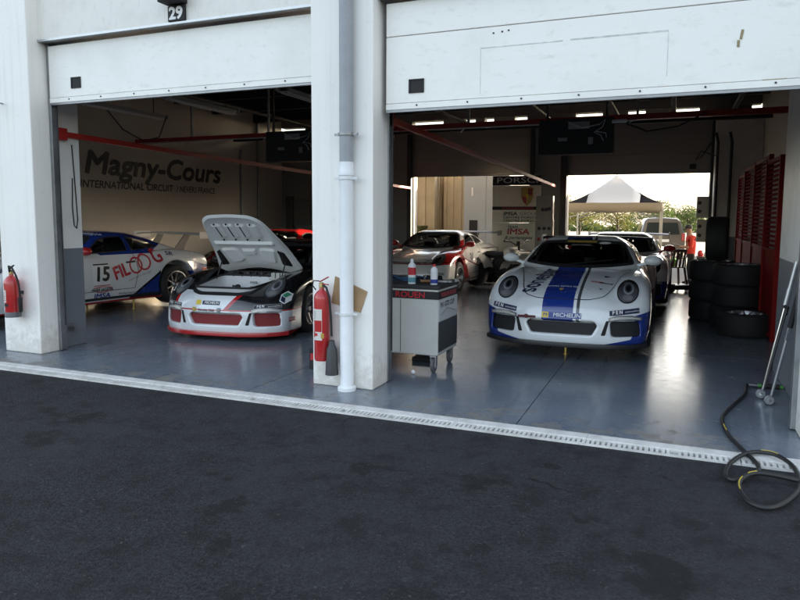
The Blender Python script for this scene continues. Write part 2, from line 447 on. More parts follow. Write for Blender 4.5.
def inset(poly, d):
    n = len(poly); A = sum(poly[i][0]*poly[(i+1) % n][1]-poly[(i+1) % n][0]*poly[i][1] for i in range(n)); sg = 1 if A > 0 else -1; out = []
    for i in range(n):
        p0, p1, p2 = Vector(poly[i-1]), Vector(poly[i]), Vector(poly[(i+1) % n])
        n1 = Vector((-(p1-p0).y, (p1-p0).x)).normalized()*sg; n2 = Vector((-(p2-p1).y, (p2-p1).x)).normalized()*sg
        b = (n1+n2); b = b.normalized() if b.length > 1e-6 else n1
        k = d/max(.5, b.dot(n1)); out.append((p1.x+b.x*k, p1.y+b.y*k))
    return out
def ring_fs(n): return [(i, (i+1) % n, n+(i+1) % n, n+i) for i in range(n)]
def resample(poly, step=.05):
    out = []; n = len(poly)
    for i in range(n):
        a, b = Vector(poly[i]), Vector(poly[(i+1) % n]); k = max(1, int((b-a).length/step))
        out += [tuple(a+(b-a)*j/k) for j in range(k)]
    return out
WS = resample(rounded([(-.705,.890),(-.40,.862),(0,.852),(.40,.862),(.705,.890),(.565,1.125),(.50,1.168),(0,1.197),(-.50,1.168),(-.565,1.125)], .05))
SW1 = resample(rounded([(.76,.885),(1.60,.912),(1.60,1.155),(1.36,1.158),(1.12,1.115)], .05))
SW2 = resample(rounded([(1.67,.915),(2.12,.945),(2.27,.97),(2.02,1.08),(1.82,1.135),(1.67,1.152)], .04))
RW = resample(rounded([(-.48,.95),(.48,.95),(.43,1.09),(.34,1.155),(-.34,1.155),(-.43,1.09)], .05))
WINDOWS = [('windshield', WS, 'F', .035), ('side_window', SW1, 'L', .022), ('side_window', SW1, 'R', .022), ('quarter_window', SW2, 'L', .018), ('quarter_window', SW2, 'R', .018), ('rear_window', RW, 'B', .03)]
HOOD = resample(rounded([(-.30,-.895),(0,-.91),(.30,-.895),(.43,-.80),(.49,-.62),(.57,-.2),(.68,.30),(.56,.36),(0,.27),(-.56,.36),(-.68,.30),(-.57,-.2),(-.49,-.62),(-.43,-.80)], .10, 5))
def body_mesh(open_hood=False):
    keep = np.ones(len(CQ), bool); c = _ce
    for nm, poly, view, bd in WINDOWS:
        if view == 'F': k = inside_poly(c[:,0], c[:,2], poly, bd*.5) & (c[:,1] > .2) & (c[:,1] < 1.6) & (_cn[:,1] < -.1)
        elif view == 'B': k = inside_poly(c[:,0], c[:,2], poly, bd*.5) & (c[:,1] > 1.7) & (_cn[:,1] > .1)
        else: k = inside_poly(c[:,1], c[:,2], poly, bd*.5) & ((c[:,0] > .3) if view == 'L' else (c[:,0] < -.3)) & (np.abs(_cn[:,0]) > .2)
        keep &= ~k
    if open_hood: keep &= ~(inside_poly(c[:,0], c[:,1], HOOD, .0) & (_cn[:,2] > .2) & (c[:,2] > .45))
    Q = CQ[keep]; used, inv = np.unique(Q, return_inverse=True); Q = inv.reshape(-1, 4)
    me = bpy.data.meshes.new('body'); me.from_pydata(CV[used].tolist(), [], Q.tolist()); me.update(); me.shade_smooth()
    return me
BODY = {False: body_mesh(False), True: body_mesh(True)}

M_RUB = mat('tyre_rubber', (.016,.016,.017), .75, var=.3, vs=25, bmp=.15, bs=120)
M_RIM = mat('rim_metal', (.34,.34,.35), .35, .8, var=.15, vs=30)
M_RIMB = mat('rim_dark', (.05,.05,.052), .4, .6)
M_BLK = mat('black_plastic', (.018,.018,.02), .45)
M_GAP = mat('panel_gap', (.01,.01,.01), .8)
M_MESH = mat('grille_mesh', (.014,.014,.015), .6, bmp=.9, bs=160)
M_CHR = mat('chrome', (.75,.76,.78), .12, 1.0)
M_GLASS = glass_mat('window_glass', (.90,.95,.93), 1.5)
M_LENS = glass_mat('lamp_lens', (.97,.98,.99), 1.0)
M_INT = mat('interior_white', (.66,.68,.69), .7, var=.2)
M_CAGE = mat('roll_cage_white', (.72,.74,.75), .4)
M_SEAT = mat('seat_fabric', (.06,.06,.065), .9)
M_BRASS = mat('jack_leg_brass', (.62,.45,.13), .35, .7)

def wheel_meshes(r, w):
    b = MB(); h = w/2
    b.lathe([(r-.115,-h+.01),(r-.10,-h),(r-.035,-h-.004),(r-.01,-h+.018),(r,-h+.045),(r,h-.045),(r-.01,h-.018),(r-.035,h+.004),(r-.10,h),(r-.115,h-.01)], axis='X', seg=40)
    ty = b.mesh('tyre', 50); ty.materials.append(M_RUB)
    b = MB(); ri = r-.108
    b.lathe([(ri+.004,h-.005),(ri-.012,h-.002),(ri-.022,h-.03),(ri-.03,h-.10),(ri-.04,-h+.01),(ri+.004,-h+.005)], axis='X', seg=40)
    for k in range(10):
        a = 2*math.pi*k/10; da = .085*(1 if k % 2 else -1)
        p = (h-.075, .055*math.cos(a+da*2.0), .055*math.sin(a+da*2.0)); q = (h-.022, (ri-.015)*math.cos(a+da*.35), (ri-.015)*math.sin(a+da*.35))
        b.bar(p, q, .020, .032, up=(1,0,0))
    b.lathe([(0,h-.03),(.035,h-.03),(.045,h-.045),(.07,h-.06),(.075,h-.10)], axis='X', seg=20)
    b.mat(1).lathe([(.0,h-.135),(.17,h-.135),(.17,h-.16),(.0,h-.16)], axis='X', seg=32)
    rm = b.mesh('rim', 40); rm.materials.append(M_RIM); rm.materials.append(M_RIMB)
    return ty, rm
WHF = wheel_meshes(.325, .27); WHR = wheel_meshes(.345, .31)

def paint_mat(name, base, zones=(), rough=.22, flake=0):
    # zones: (colour, [(a,b,c,d)...], absx): colour where every a*x+b*y+c*z+d > 0 in the car's own coordinates
    m, nt, p = new_mat(name)
    tc = N(nt, 'ShaderNodeTexCoord'); ab = N(nt, 'ShaderNodeVectorMath', operation='ABSOLUTE'); nt.links.new(tc.outputs['Object'], ab.inputs[0])
    sp = N(nt, 'ShaderNodeSeparateXYZ'); nt.links.new(tc.outputs['Object'], sp.inputs[0])
    sa = N(nt, 'ShaderNodeSeparateXYZ'); nt.links.new(ab.outputs[0], sa.inputs[0])
    col = None
    for c, planes, absx in zones:
        f = None
        for a, b, cc, d in planes:
            v = mth(nt, 'MULTIPLY_ADD', (sa if absx else sp).outputs[0], a, d)
            v = mth(nt, 'MULTIPLY_ADD', sp.outputs[1], b, v); v = mth(nt, 'MULTIPLY_ADD', sp.outputs[2], cc, v)
            s = mth(nt, 'GREATER_THAN', v, 0.0); f = s if f is None else mth(nt, 'MULTIPLY', f, s)
        col = mixc(nt, f, base if col is None else col, c)
    # road film and dust on the paint
    dn = ramp(nt, noise(nt, 5, 6, .7, co=tc.outputs['Object']), .50, .85)
    src = col if col is not None else base
    col = mixc(nt, mth(nt, 'MULTIPLY', dn, .22), src, (.16,.15,.14))
    nt.links.new(col, p.inputs['Base Color'])
    nt.links.new(mth(nt, 'MULTIPLY_ADD', dn, .2, rough), p.inputs['Roughness'])
    p.inputs['Coat Weight'].default_value = .8; p.inputs['Coat Roughness'].default_value = .06
    return m

def circle(cx, cz, rx, rz, n=28, rot=0):
    c, s = math.cos(rot), math.sin(rot)
    return [(cx+rx*math.cos(2*math.pi*k/n)*c-rz*math.sin(2*math.pi*k/n)*s, cz+rx*math.cos(2*math.pi*k/n)*s+rz*math.sin(2*math.pi*k/n)*c) for k in range(n)]
def strip_poly(path, w):
    L = []; Rr = []; n = len(path)
    for i in range(n):
        a = Vector(path[max(0, i-1)]); b = Vector(path[min(n-1, i+1)]); t = (b-a).normalized(); nn = Vector((-t.y, t.x))*w/2
        p = Vector(path[i]); L.append(tuple(p+nn)); Rr.append(tuple(p-nn))
    return L, Rr
def seam(path, view, parent, w=.008, name='panel_gap', m=None, lift=.0022):
    P = []
    for i in range(len(path)-1):
        a, b = Vector(path[i]), Vector(path[i+1]); k = max(1, int((b-a).length/.04)); P += [tuple(a+(b-a)*j/k) for j in range(k)]
    P.append(path[-1]); L, Rr = strip_poly(P, w); n = len(P)
    key = ('s', tuple(path), view, w, (m or M_GAP).name)
    if key not in _PM:
        patch_mesh(key, L+Rr, [(i, i+1, n+i+1, n+i) for i in range(n-1)], view, lift, .5)
    return mesh_obj(name, _PM[key], m or M_GAP, parent)
def surf_pt(view, u, v, lift=0):
    p = cast(view, u, v, lift); return p
# shared fixed meshes -------------------------------------------------
def _win_meshes():
    out = []
    for nm, poly, view, bd in WINDOWS:
        inn = inset(poly, bd); n = len(poly)
        g = patch_mesh(('g', nm, view), inn, [tuple(range(n))], view, .004, .06); g.materials.append(M_GLASS)
        r = patch_mesh(('r', nm, view), poly+inn, ring_fs(n), view, .0035, .3); r.materials.append(M_BLK)
        out.append((nm, g, r))
    return out
WIN_M = _win_meshes()
def _interior():
    b = MB()
    b.b2((-.66,.45,.16),(.66,2.3,.20)); b.mat(1).sheet([[(x, .62+.10*(x/.6)**2*1.5, .86-.06*(x/.6)**2), (x, .86+.1*(x/.6)**2, .845-.05*(x/.6)**2), (x, .93, .70)] for x in np.linspace(-.6,.6,9)])
    b.mat(0).b2((-.66,2.2,.2),(.66,2.25,.88))
    b.mat(1)
    for cx in (.34,):
        b.box((cx,1.35,.40),(.44,.5,.14)); b.box((cx,1.66,.72),(.46,.12,.62),M=Matrix.Rotation(-.3,3,'X')); b.box((cx,1.78,1.02),(.28,.14,.2),M=Matrix.Rotation(-.3,3,'X'))
        for s in (-1,1): b.box((cx+s*.2,1.74,1.0),(.06,.22,.22)); b.box((cx+s*.23,1.5,.62),(.05,.4,.3))
    b.lathe([(.155,-.015),(.17,0),(.155,.015),(.14,0)], c=(.34,1.0,.80), axis='Y', seg=24, closed=True)
    b.cyl((.34,.75,.74),(.34,1.0,.80),.03,8); b.box((.34,1.0,.80),(.28,.02,.04))
    b.box((-.05,.72,.93),(.22,.05,.10))
    b.box((0,.86,1.10),(.26,.03,.07))
    b.mat(2)
    for s in (-1,1):
        b.tube([(s*.60,.62,.25),(s*.60,.66,.86),(s*.50,1.08,1.13),(s*.47,1.75,1.15),(s*.56,1.78,.8),(s*.6,1.8,.3)], .02, 8)
        b.tube([(s*.46,1.75,1.14),(s*.44,2.2,.98),(s*.46,2.6,.7)], .02, 8); b.tube([(s*.60,.9,.35),(s*.60,1.7,.62)], .018, 8); b.tube([(s*.60,.9,.62),(s*.60,1.7,.35)], .018, 8)
    b.tube([(-.50,1.08,1.13),(.50,1.08,1.13)], .02, 8); b.tube([(-.47,1.75,1.14),(.47,1.75,1.14)], .02, 8)
    b.tube([(-.47,1.75,1.13),(.44,2.25,.95)], .018, 8); b.tube([(.47,1.75,1.13),(-.44,2.25,.95)], .018, 8); b.tube([(-.48,1.1,1.14),(.47,1.74,1.15)], .018, 8)
    me = b.mesh('interior', 40)
    for m in (M_INT, M_SEAT, M_CAGE): me.materials.append(m)
    return me
INT_M = _interior()
def _splitter():
    b = MB(); xs = np.linspace(-.90,.90,41); top, bot = [], []
    front = [(x, float(yfront(abs(x), .12))-.035+.10*max(0, abs(x)-.72)) for x in xs]
    P = [[(x, y, .116) for x, y in front],[(x*.985, max(y+.14, -.86), .122) for x, y in front]]
    b.sheet(P); b.sheet([[(x, y, .070) for x, y in front],[(x*.97, max(y+.5, -.4), .10) for x, y in front]]); b.sheet([[(x, y, .116) for x, y in front],[(x, y-.006, .092) for x, y in front],[(x, y, .070) for x, y in front]])
    return b.mesh('splitter', 40)
SPL_M = _splitter()
def _wing():
    b = MB(); prof = [(-.17,-.0),(-.12,.022),(-.02,.03),(.08,.026),(.17,.010),(.08,.006),(-.05,-.004),(-.13,-.012)]
    xs = np.linspace(-.88,.88,15)
    rows = [[(x, 3.30+p[0], 1.165+p[1]-.02*(x/.88)**2) for p in prof] for x in xs]; n = len(prof)
    b.add([p for r in rows for p in r], [(i*n+j, i*n+(j+1) % n, (i+1)*n+(j+1) % n, (i+1)*n+j) for i in range(14) for j in range(n)])
    w = b.mesh('wing', 50)
    e = []
    for s in (-1,1):
        b = MB(); b.b2((s*.885-.007,3.10,1.08),(s*.885+.007,3.50,1.205))
        e.append(b.mesh('end_plate'))
    st = []
    for s in (-1,1):
        b = MB(); b.prism([(2.92,.84),(3.16,.80),(3.37,1.155),(3.24,1.16)], .016, Matrix(((0,0,1,s*.36-.008),(1,0,0,0),(0,1,0,0),(0,0,0,1)))); st.append(b.mesh('wing_strut'))
    return w, e, st
WNG_M = _wing()
def _mirror(s):
    b = MB(); b.lathe([(.0,-.085),(.045,-.075),(.068,-.035),(.074,.0),(.070,.03),(.0,.034)], axis='Y', seg=16)
    v = [(s*(.915+p[0]*1.55), .70+p[1]*1.1, .945+p[2]*.90) for p in b.v]
    c = MB(); c.add(v, b.f); c.tube([(s*.70,.70,.86),(s*.78,.69,.89),(s*.88,.70,.92)], [.04,.022,.02], 8)
    return c.mesh('mirror', 60)
MIR_M = {s: _mirror(s) for s in (-1,1)}

def build_car(label, paint, loc, yaw, lift=0.0, mirror=M_BLK, splitter=M_BLK, wing=M_BLK, endplate=None, open_hood=False, hood_mat=None, grille=M_MESH, group=None, drop=.06, jacks=True, rim=None, steer=0):
    root = empty('race_car', (loc[0], loc[1], 0), yaw, label, 'race car', group)
    up = lambda o: (setattr(o, 'location', (0,0,lift)), o)[1]
    body = up(mesh_obj('body', BODY[open_hood].copy(), paint, root))
    for nm, g, r in WIN_M:
        o = up(mesh_obj(nm, g, None, root)); mesh_obj('window_surround', r, None, o)
    up(mesh_obj('interior', INT_M, None, root))
    up(mesh_obj('splitter', SPL_M.copy(), splitter, root))
    wg = up(mesh_obj('rear_wing', WNG_M[0].copy(), wing, root)); [mesh_obj('end_plate', q.copy(), endplate or wing, wg) for q in WNG_M[1]]; [mesh_obj('wing_strut', q.copy(), M_BLK, wg) for q in WNG_M[2]]
    for s in (-1,1): up(mesh_obj('wing_mirror', MIR_M[s].copy(), mirror, root))
    # lamps
    for s in (-1,1):
        cx, cz = s*.675, .662; ln = surf_pt('F', cx, cz, .004)
        hl = up(patch('headlight', circle(cx, cz, .114, .112, rot=s*.25), 'F', M_LAMPB, root, .004, .03))
        po = circle(cx, cz, .114, .112, rot=s*.25); pi = circle(cx, cz, .103, .101, rot=s*.25); n = len(po)
        mesh_obj('bezel', patch_mesh(('bez', s), po+pi, ring_fs(n), 'F', .009, .3), M_BLK, hl)
        po = circle(cx+s*.004, cz+.028, .056, .056); pi = circle(cx+s*.004, cz+.028, .040, .040); n = len(po)
        mesh_obj('lamp_ring', patch_mesh(('ring', s), po+pi, ring_fs(n), 'F', .012, .3), M_LAMPR, hl)
        patch('projector_lens', circle(cx+s*.004, cz+.028, .026, .026), 'F', M_LENSB, hl, .014, .03)
        patch('indicator', circle(cx+s*.0, cz-.058, .056, .028), 'F', M_LAMPW, hl, .011, .03)
        patch('lens', circle(cx, cz, .108, .106, rot=s*.25), 'F', M_LENS, hl, .019, .03)
        # bumper intakes: dark mesh set back, running lights above, slim duct between
        up(patch('running_light', [(s*(a), b) for a, b in rounded([(.515,.398),(.60,.418),(.72,.418),(.815,.398),(.815,.385),(.70,.392),(.60,.392),(.515,.376)], .008)], 'F', M_LAMPW, root, .012, .04))
        up(patch('lamp_housing', [(s*(a), b) for a, b in rounded([(.495,.408),(.58,.432),(.73,.432),(.835,.408),(.83,.375),(.70,.380),(.60,.380),(.50,.362)], .012)], 'F', M_LAMPS, root, .006, .04))
        up(patch('slim_duct', [(s*(a), b) for a, b in rounded([(.475,.375),(.505,.375),(.470,.215),(.425,.215)], .012)], 'F', M_GAP, root, .004, .03))
        seam([(s*.79,.38),(s*.80,.30),(s*.77,.22)], 'F', body, .002)
    b = MB()
    xs = np.linspace(-.40,.40,9); b.sheet([[(x, float(yfront(abs(x), .25))+.055, z) for x in xs] for z in (.17,.34)])
    for s in (-1,1):
        xs = np.linspace(.50,.83,6); b.sheet([[(s*x, float(yfront(x, .3))+.05, z) for x in xs] for z in (.18,.385)])
    up(b.build('grille', grille, root, smooth=40))
    # seams and fittings laid on the bodywork
    if not open_hood:
        hp = [p for p in HOOD]; seam([(a*1.0, b) for a, b in hp]+[hp[0]], 'T', body, .010)
    for s, v in ((1,'L'),(-1,'R')):
        seam([(.66,.83),(.60,.60),(.56,.30)], v, body, .010); seam([(1.66,.90),(1.70,.60),(1.62,.30)], v, body, .010); seam([(.56,.30),(1.62,.30)], v, body, .008)
        up(patch('door_handle', rounded([(1.48,.715),(1.66,.725),(1.66,.755),(1.48,.745)], .012), v, M_BLK, root, .008, .05))
        up(patch('side_skirt', [(.40,.16),(2.06,.16),(2.06,.20),(.40,.20)], v, M_BLK, root, .012, .08))
    up(patch('wiper', [(-.12,.875),(.46,.935),(.46,.948),(-.12,.89)], 'F', M_BLK, root, .014, .06))
    up(patch('sun_strip', [(-.52,1.140),(.52,1.140),(.48,1.168),(0,1.193),(-.48,1.168)], 'F', M_GAP, root, .006, .05))
    # wheels
    for s in (-1,1):
        for y, wz, (ty, rm), xo in ((AXF, WZF, WHF, .79), (AXR, WZR, WHR, .815)):
            r = .325 if y == AXF else .345
            o = mesh_obj('wheel', ty, None, root); o.location = (s*xo, y, max(r, wz+lift-drop) if lift else r)
            o.rotation_euler = (0,0,(math.pi if s < 0 else 0)+(steer if y == AXF else 0))
            k = mesh_obj('rim', rm, None, o); k.rotation_euler = (.3*s+y,0,0)
    if lift and jacks:
        for x, y in ((0,-.52),(-.62,1.80),(.62,1.80)):
            MB().cyl((x,y,0.006),(x,y,.22+lift),.016,10).lathe([(0,0.001),(.028,0.001),(.028,.012),(0,.012)],c=(x,y,0),seg=12).build('air_jack_leg', M_BRASS, root, smooth=40)
    return root, body, up
M_LAMPB = mat('lamp_housing_dark', (.34,.34,.35), .3, .4, coat=.6)
M_LAMPW = mat('lamp_diffuser', (.55,.54,.50), .2, .2, bmp=.5, bs=90)
M_LAMPR = mat('lamp_ring_bright', (.85,.86,.87), .35, .1)
M_LENSB = mat('projector_lens', (.04,.045,.05), .05, .2, coat=1)
M_LAMPS = mat('lamp_trim_silver', (.28,.28,.29), .3, .7)
# ---------------------------------------------------------------- ground, floor, drain
def asphalt():
    m, nt, p = new_mat('asphalt')
    grit = noise(nt, 60, 6, .85); patchy = noise(nt, .45, 6, .62); mott = noise(nt, 4.2, 8, .78); stain = noise(nt, 1.5, 5, .6); speck = noise(nt, 45, 2, .5)
    base = mixc(nt, ramp(nt, grit, .42, .60), (.0065,.0065,.0082), (.046,.046,.053))
    base = mixc(nt, mth(nt, 'MULTIPLY', ramp(nt, patchy, .42, .62), .55), base, (.039,.039,.045))
    base = mixc(nt, mth(nt, 'MULTIPLY', ramp(nt, mott, .47, .62), .70), base, (.009,.009,.0105))
    base = mixc(nt, mth(nt, 'MULTIPLY', ramp(nt, stain, .60, .635), .75), base, (.008,.008,.009))
    tyre_ = noise(nt, .9, 5, .6, stretch=(.10,2.2,1)); base = mixc(nt, mth(nt, 'MULTIPLY', ramp(nt, tyre_, .60, .68), .45), base, (.007,.007,.008))
    base = mixc(nt, mth(nt, 'MULTIPLY', ramp(nt, speck, .685, .74), .55), base, (.12,.115,.11))
    v = N(nt, 'ShaderNodeTexVoronoi'); v.inputs['Scale'].default_value = 95; tc = N(nt, 'ShaderNodeTexCoord'); nt.links.new(tc.outputs['Object'], v.inputs['Vector'])
    cr = N(nt, 'ShaderNodeTexVoronoi', feature='DISTANCE_TO_EDGE'); cr.inputs['Scale'].default_value = .42
    wv = N(nt, 'ShaderNodeVectorMath', operation='MULTIPLY_ADD'); nz = N(nt, 'ShaderNodeTexNoise'); nz.inputs['Scale'].default_value = 2.5; nz.inputs['Detail'].default_value = 5; nt.links.new(tc.outputs['Object'], nz.inputs['Vector'])
    nt.links.new(nz.outputs['Color'], wv.inputs[0]); wv.inputs[1].default_value = (.55,.55,0); nt.links.new(tc.outputs['Object'], wv.inputs[2]); nt.links.new(wv.outputs[0], cr.inputs['Vector'])
    crk = mth(nt, 'MULTIPLY', mth(nt, 'LESS_THAN', cr.outputs['Distance'], .0035), ramp(nt, noise(nt, .7, 3), .54, .60))
    base = mixc(nt, mth(nt, 'MULTIPLY', crk, .8), base, (.002,.002,.002))
    nt.links.new(base, p.inputs['Base Color']); p.inputs['Roughness'].default_value = .9; p.inputs['Specular IOR Level'].default_value = .3
    bump(nt, p, mth(nt, 'ADD', v.outputs[0], grit), .9, .010); return m
M_ASPH = asphalt()
def pv_asph():
    m, nt, p = new_mat('paddock_tarmac'); c = mixc(nt, noise(nt, 8, 5), (.15,.14,.13), (.24,.23,.21)); nt.links.new(c, p.inputs['Base Color']); p.inputs['Roughness'].default_value = .9; return m
g = MB(); n = 8
g.sheet([[(x, y, -.012) for y in (-400, -60, -20, -.742)] for x in (-400, -60, -14, 14, 60, 400)])
tag(g.build('pit_lane_asphalt', M_ASPH), kind='structure')
g = MB(); g.sheet([[(x, y, -.10) for y in (12.30, 20, 60, 500)] for x in (-400, -60, -14, 14, 60, 400)])
tag(g.build('paddock_ground', pv_asph()), kind='structure')

def floor_mat():
    m, nt, p = new_mat('painted_floor'); tc = N(nt, 'ShaderNodeTexCoord'); co = tc.outputs['Object']
    sp = N(nt, 'ShaderNodeSeparateXYZ'); nt.links.new(co, sp.inputs[0])
    n1 = noise(nt, 1.1, 6, .6, co=co); n2 = noise(nt, 9, 6, .7, co=co); n3 = noise(nt, 2.3, 10, .78, co=co, stretch=(1,1.5,1))
    col = mixc(nt, ramp(nt, n1, .35, .7), (.122,.150,.190), (.180,.205,.238))
    col = mixc(nt, mth(nt, 'MULTIPLY', ramp(nt, n2, .46, .70), .35), col, (.060,.070,.088))
    # bare concrete where tyres and feet have worn the paint off, most of it at the threshold
    edge = mth(nt, 'SUBTRACT', 1.0, mth(nt, 'MULTIPLY_ADD', sp.outputs[1], .52, .25))
    edge = mth(nt, 'MAXIMUM', mth(nt, 'MINIMUM', edge, 1.0), 0.0)
    worn = ramp(nt, mth(nt, 'MULTIPLY_ADD', mth(nt, 'POWER', edge, 2.5), .15, n3), .625, .70)
    col = mixc(nt, mth(nt, 'MULTIPLY', worn, .8), col, (.20,.185,.155))
    trk = noise(nt, 2.0, 5, .6, co=co, stretch=(2.2,.12,1)); col = mixc(nt, mth(nt, 'MULTIPLY', ramp(nt, trk, .54, .70), .45), col, (.055,.062,.075))
    n4 = noise(nt, 14, 6, .8, co=co, stretch=(1,.35,1)); col = mixc(nt, mth(nt, 'MULTIPLY', ramp(nt, n4, .64, .72), .35), col, (.03,.03,.035))
    nt.links.new(col, p.inputs['Base Color'])
    r = mth(nt, 'MULTIPLY_ADD', n2, .22, .10); r = mth(nt, 'MULTIPLY_ADD', worn, .35, r); nt.links.new(r, p.inputs['Roughness'])
    bump(nt, p, noise(nt, 6, 5, .6, co=co), .05, .01); return m
M_FLOOR = floor_mat()
M_FLOORJ = mat('floor_joint_dark', (.03,.032,.036), .9)
fl = MB()
xs = [-8.6, -6.05, -3.55, -1.05, 1.45, 4.4]; ysl = [-.512, 2.98, 6.02, 9.02, 12.3]
fl.b2((-8.7,-.512,-.30),(4.5,12.3,-.008))
o = fl.build('garage_floor', M_FLOORJ); tag(o, kind='structure')
gi = .004
for i in range(5):
    for j in range(4):
        b = MB(); b.b2((xs[i]+gi,ysl[j]+(gi if j else 0),-.02),(xs[i+1]-gi,ysl[j+1]-gi,0)); q = b.build('floor_slab', M_FLOOR, o)
# drain channel along the threshold
M_DRAIN = wear_mat('drain_white', (.68,.67,.64), (.16,.15,.135), .85, 3.5, .6)
M_PIT = mat('drain_dark', (.01,.01,.012), .9)
d = MB(); d.b2((-14,-.742,-.20),(9,-.513,-.06)); dr = d.build('drain_channel', M_PIT)
tag(dr, 'white slotted drain channel running along the garage threshold', 'drain')
seg = MB(); seg.b2((0,-.622,-.06),(.998,-.516,.006)); seg.b2((0,-.742,-.06),(.998,-.728,.004)); seg.b2((0,-.634,-.06),(.998,-.622,.003))
random.seed(9); sms = []
for v_ in range(5):
    sg_ = MB(); sg_.v = list(seg.v); sg_.f = list(seg.f); sg_.mi = list(seg.mi); x = .004
    while x < .985:
        if random.random() > .05: sg_.b2((x+random.uniform(-.002,.002),-.728,-.05),(min(x+.021+random.uniform(-.003,.003),.998),-.634,.0025+random.uniform(-.002,0)))
        x += .036
    sms.append(sg_.mesh('grating'))
for i in range(-14, 9):
    q = mesh_obj('grating', sms[(i*7) % 5], M_DRAIN, dr); q.location = (i, 0, random.uniform(-.0015,.001)); q.rotation_euler = (0,0,random.uniform(-.0015,.0015))
# ---------------------------------------------------------------- building shell
def masonry_white():
    m, nt, p = new_mat('pillar_white_paint'); tc = N(nt, 'ShaderNodeTexCoord'); co = tc.outputs['Object']; sp = N(nt, 'ShaderNodeSeparateXYZ'); nt.links.new(co, sp.inputs[0])
    big = ramp(nt, noise(nt, 1.3, 6, .6, co=co), .35, .75); run = ramp(nt, noise(nt, 6, 6, .65, co=co, stretch=(2.2,2.2,.10)), .52, .78); chip = ramp(nt, noise(nt, 22, 5, .7, co=co), .70, .735); fine = noise(nt, 11, 7, .75, co=co)
    c = mixc(nt, mth(nt, 'MULTIPLY', big, .35), (.87,.855,.81), (.74,.73,.70)); c = mixc(nt, mth(nt, 'MULTIPLY', run, .20), c, (.42,.40,.36))
    low = mth(nt, 'MAXIMUM', mth(nt, 'SUBTRACT', 1.0, mth(nt, 'MULTIPLY', sp.outputs[2], 2.2)), 0.0)      # splash and scuff dirt near the ground
    grime = ramp(nt, mth(nt, 'MULTIPLY_ADD', low, .34, fine), .60, .80); c = mixc(nt, mth(nt, 'MULTIPLY', grime, .38), c, (.36,.31,.24))
    c = mixc(nt, mth(nt, 'MULTIPLY', chip, .7), c, (.33,.31,.28)); nt.links.new(c, p.inputs['Base Color']); nt.links.new(mth(nt, 'MULTIPLY_ADD', grime, .25, .5), p.inputs['Roughness'])
    bump(nt, p, mth(nt, 'MULTIPLY_ADD', chip, -.8, noise(nt, 38, 5, .6, co=co)), .22, .006); return m
M_WHITE = masonry_white()
M_LINT = wear_mat('lintel_paint', (.80,.78,.72), (.40,.38,.34), .45, 2.2, .6, streak=(1,1,.3))
M_DOOR = wear_mat('door_panel_white', (.86,.85,.80), (.42,.40,.36), .36, 1.4, .4, streak=(.6,1,1.4), bmp=.03)
M_DOORI = wear_mat('rear_door_grey', (.22,.21,.20), (.20,.18,.16), .4, 1.2, .5)
M_ALU = mat('aluminium', (.45,.46,.47), .4, .8, var=.15)
M_STEEL = mat('galvanised_steel', (.28,.29,.30), .45, .8, var=.2)
M_DARKM = mat('dark_metal', (.035,.035,.038), .5, .4)
M_RUBS = mat('rubber_seal', (.02,.02,.022), .7)
M_RED = mat('red_paint', (.34,.018,.014), .4, var=.12)
M_BLACK = mat('matt_black', (.012,.012,.013), .7)
M_INK = mat('black_ink', (.010,.010,.012), .6)
M_WALL = wear_mat('inner_wall', (.54,.50,.43), (.32,.29,.25), .30, .9, .7)
M_CEIL = mat('ceiling_dark', (.05,.05,.052), .85, var=.2)
def dado_mat(name, zt):
    m, nt, p = new_mat(name); tc = N(nt, 'ShaderNodeTexCoord'); sp = N(nt, 'ShaderNodeSeparateXYZ'); nt.links.new(tc.outputs['Object'], sp.inputs[0])
    f = mth(nt, 'LESS_THAN', sp.outputs[2], zt)
    c = mixc(nt, f, (.78,.77,.73), (.16,.175,.195)); n = ramp(nt, noise(nt, 3, 6, .7), .5, .8)
    c = mixc(nt, mth(nt, 'MULTIPLY', n, .3), c, (.25,.24,.22)); nt.links.new(c, p.inputs['Base Color']); p.inputs['Roughness'].default_value = .5
    bump(nt, p, noise(nt, 50, 4), .06, .004); return m
M_DADO = dado_mat('wall_white_over_grey', 1.20)

def pillar(x0, x1, y0, y1, h, label):
    # slightly worn arrises so the edges are not knife sharp
    b = MB(); b.b2((x0,y0,0),(x1,y1,h)); o = b.build('facade_pillar', M_WHITE, bevel=.012); return tag(o, label, 'pillar')
pillar(-.628, 0, 0, .35, 9, 'white painted concrete pillar between the two garage bays, carrying a downpipe')
pillar(-4.76, -4.18, -.05, .28, 9, 'white concrete pillar at the left with a red extinguisher hung on it')
pillar(3.44, 4.05, -.02, .34, 9, 'white concrete pillar at the right edge of the picture')
pillar(-8.95, -8.33, -.05, .28, 9, 'white concrete pillar far left beyond the picture edge')
def pier(x0, x1, y0, y1, h, label):
    o = MB().b2((x0,y0,0),(x1,y1,h)).build('inner_pier', M_DADO, bevel=.008); return tag(o, label, 'wall pier')
p1 = pier(-4.72, -4.285, .285, .70, 4.6, 'narrow white and grey pier behind the left pillar')
pier(3.55, 4.05, .345, 2.42, 4.6, 'white wall pier with grey lower half where the metal lances lean')
MB().b2((-4.285,.42,.22),(-4.17,.50,.245)).b2((-4.29,.40,.19),(-4.280,.52,.28)).build('door_stop', M_STEEL, p1, bevel=.004)
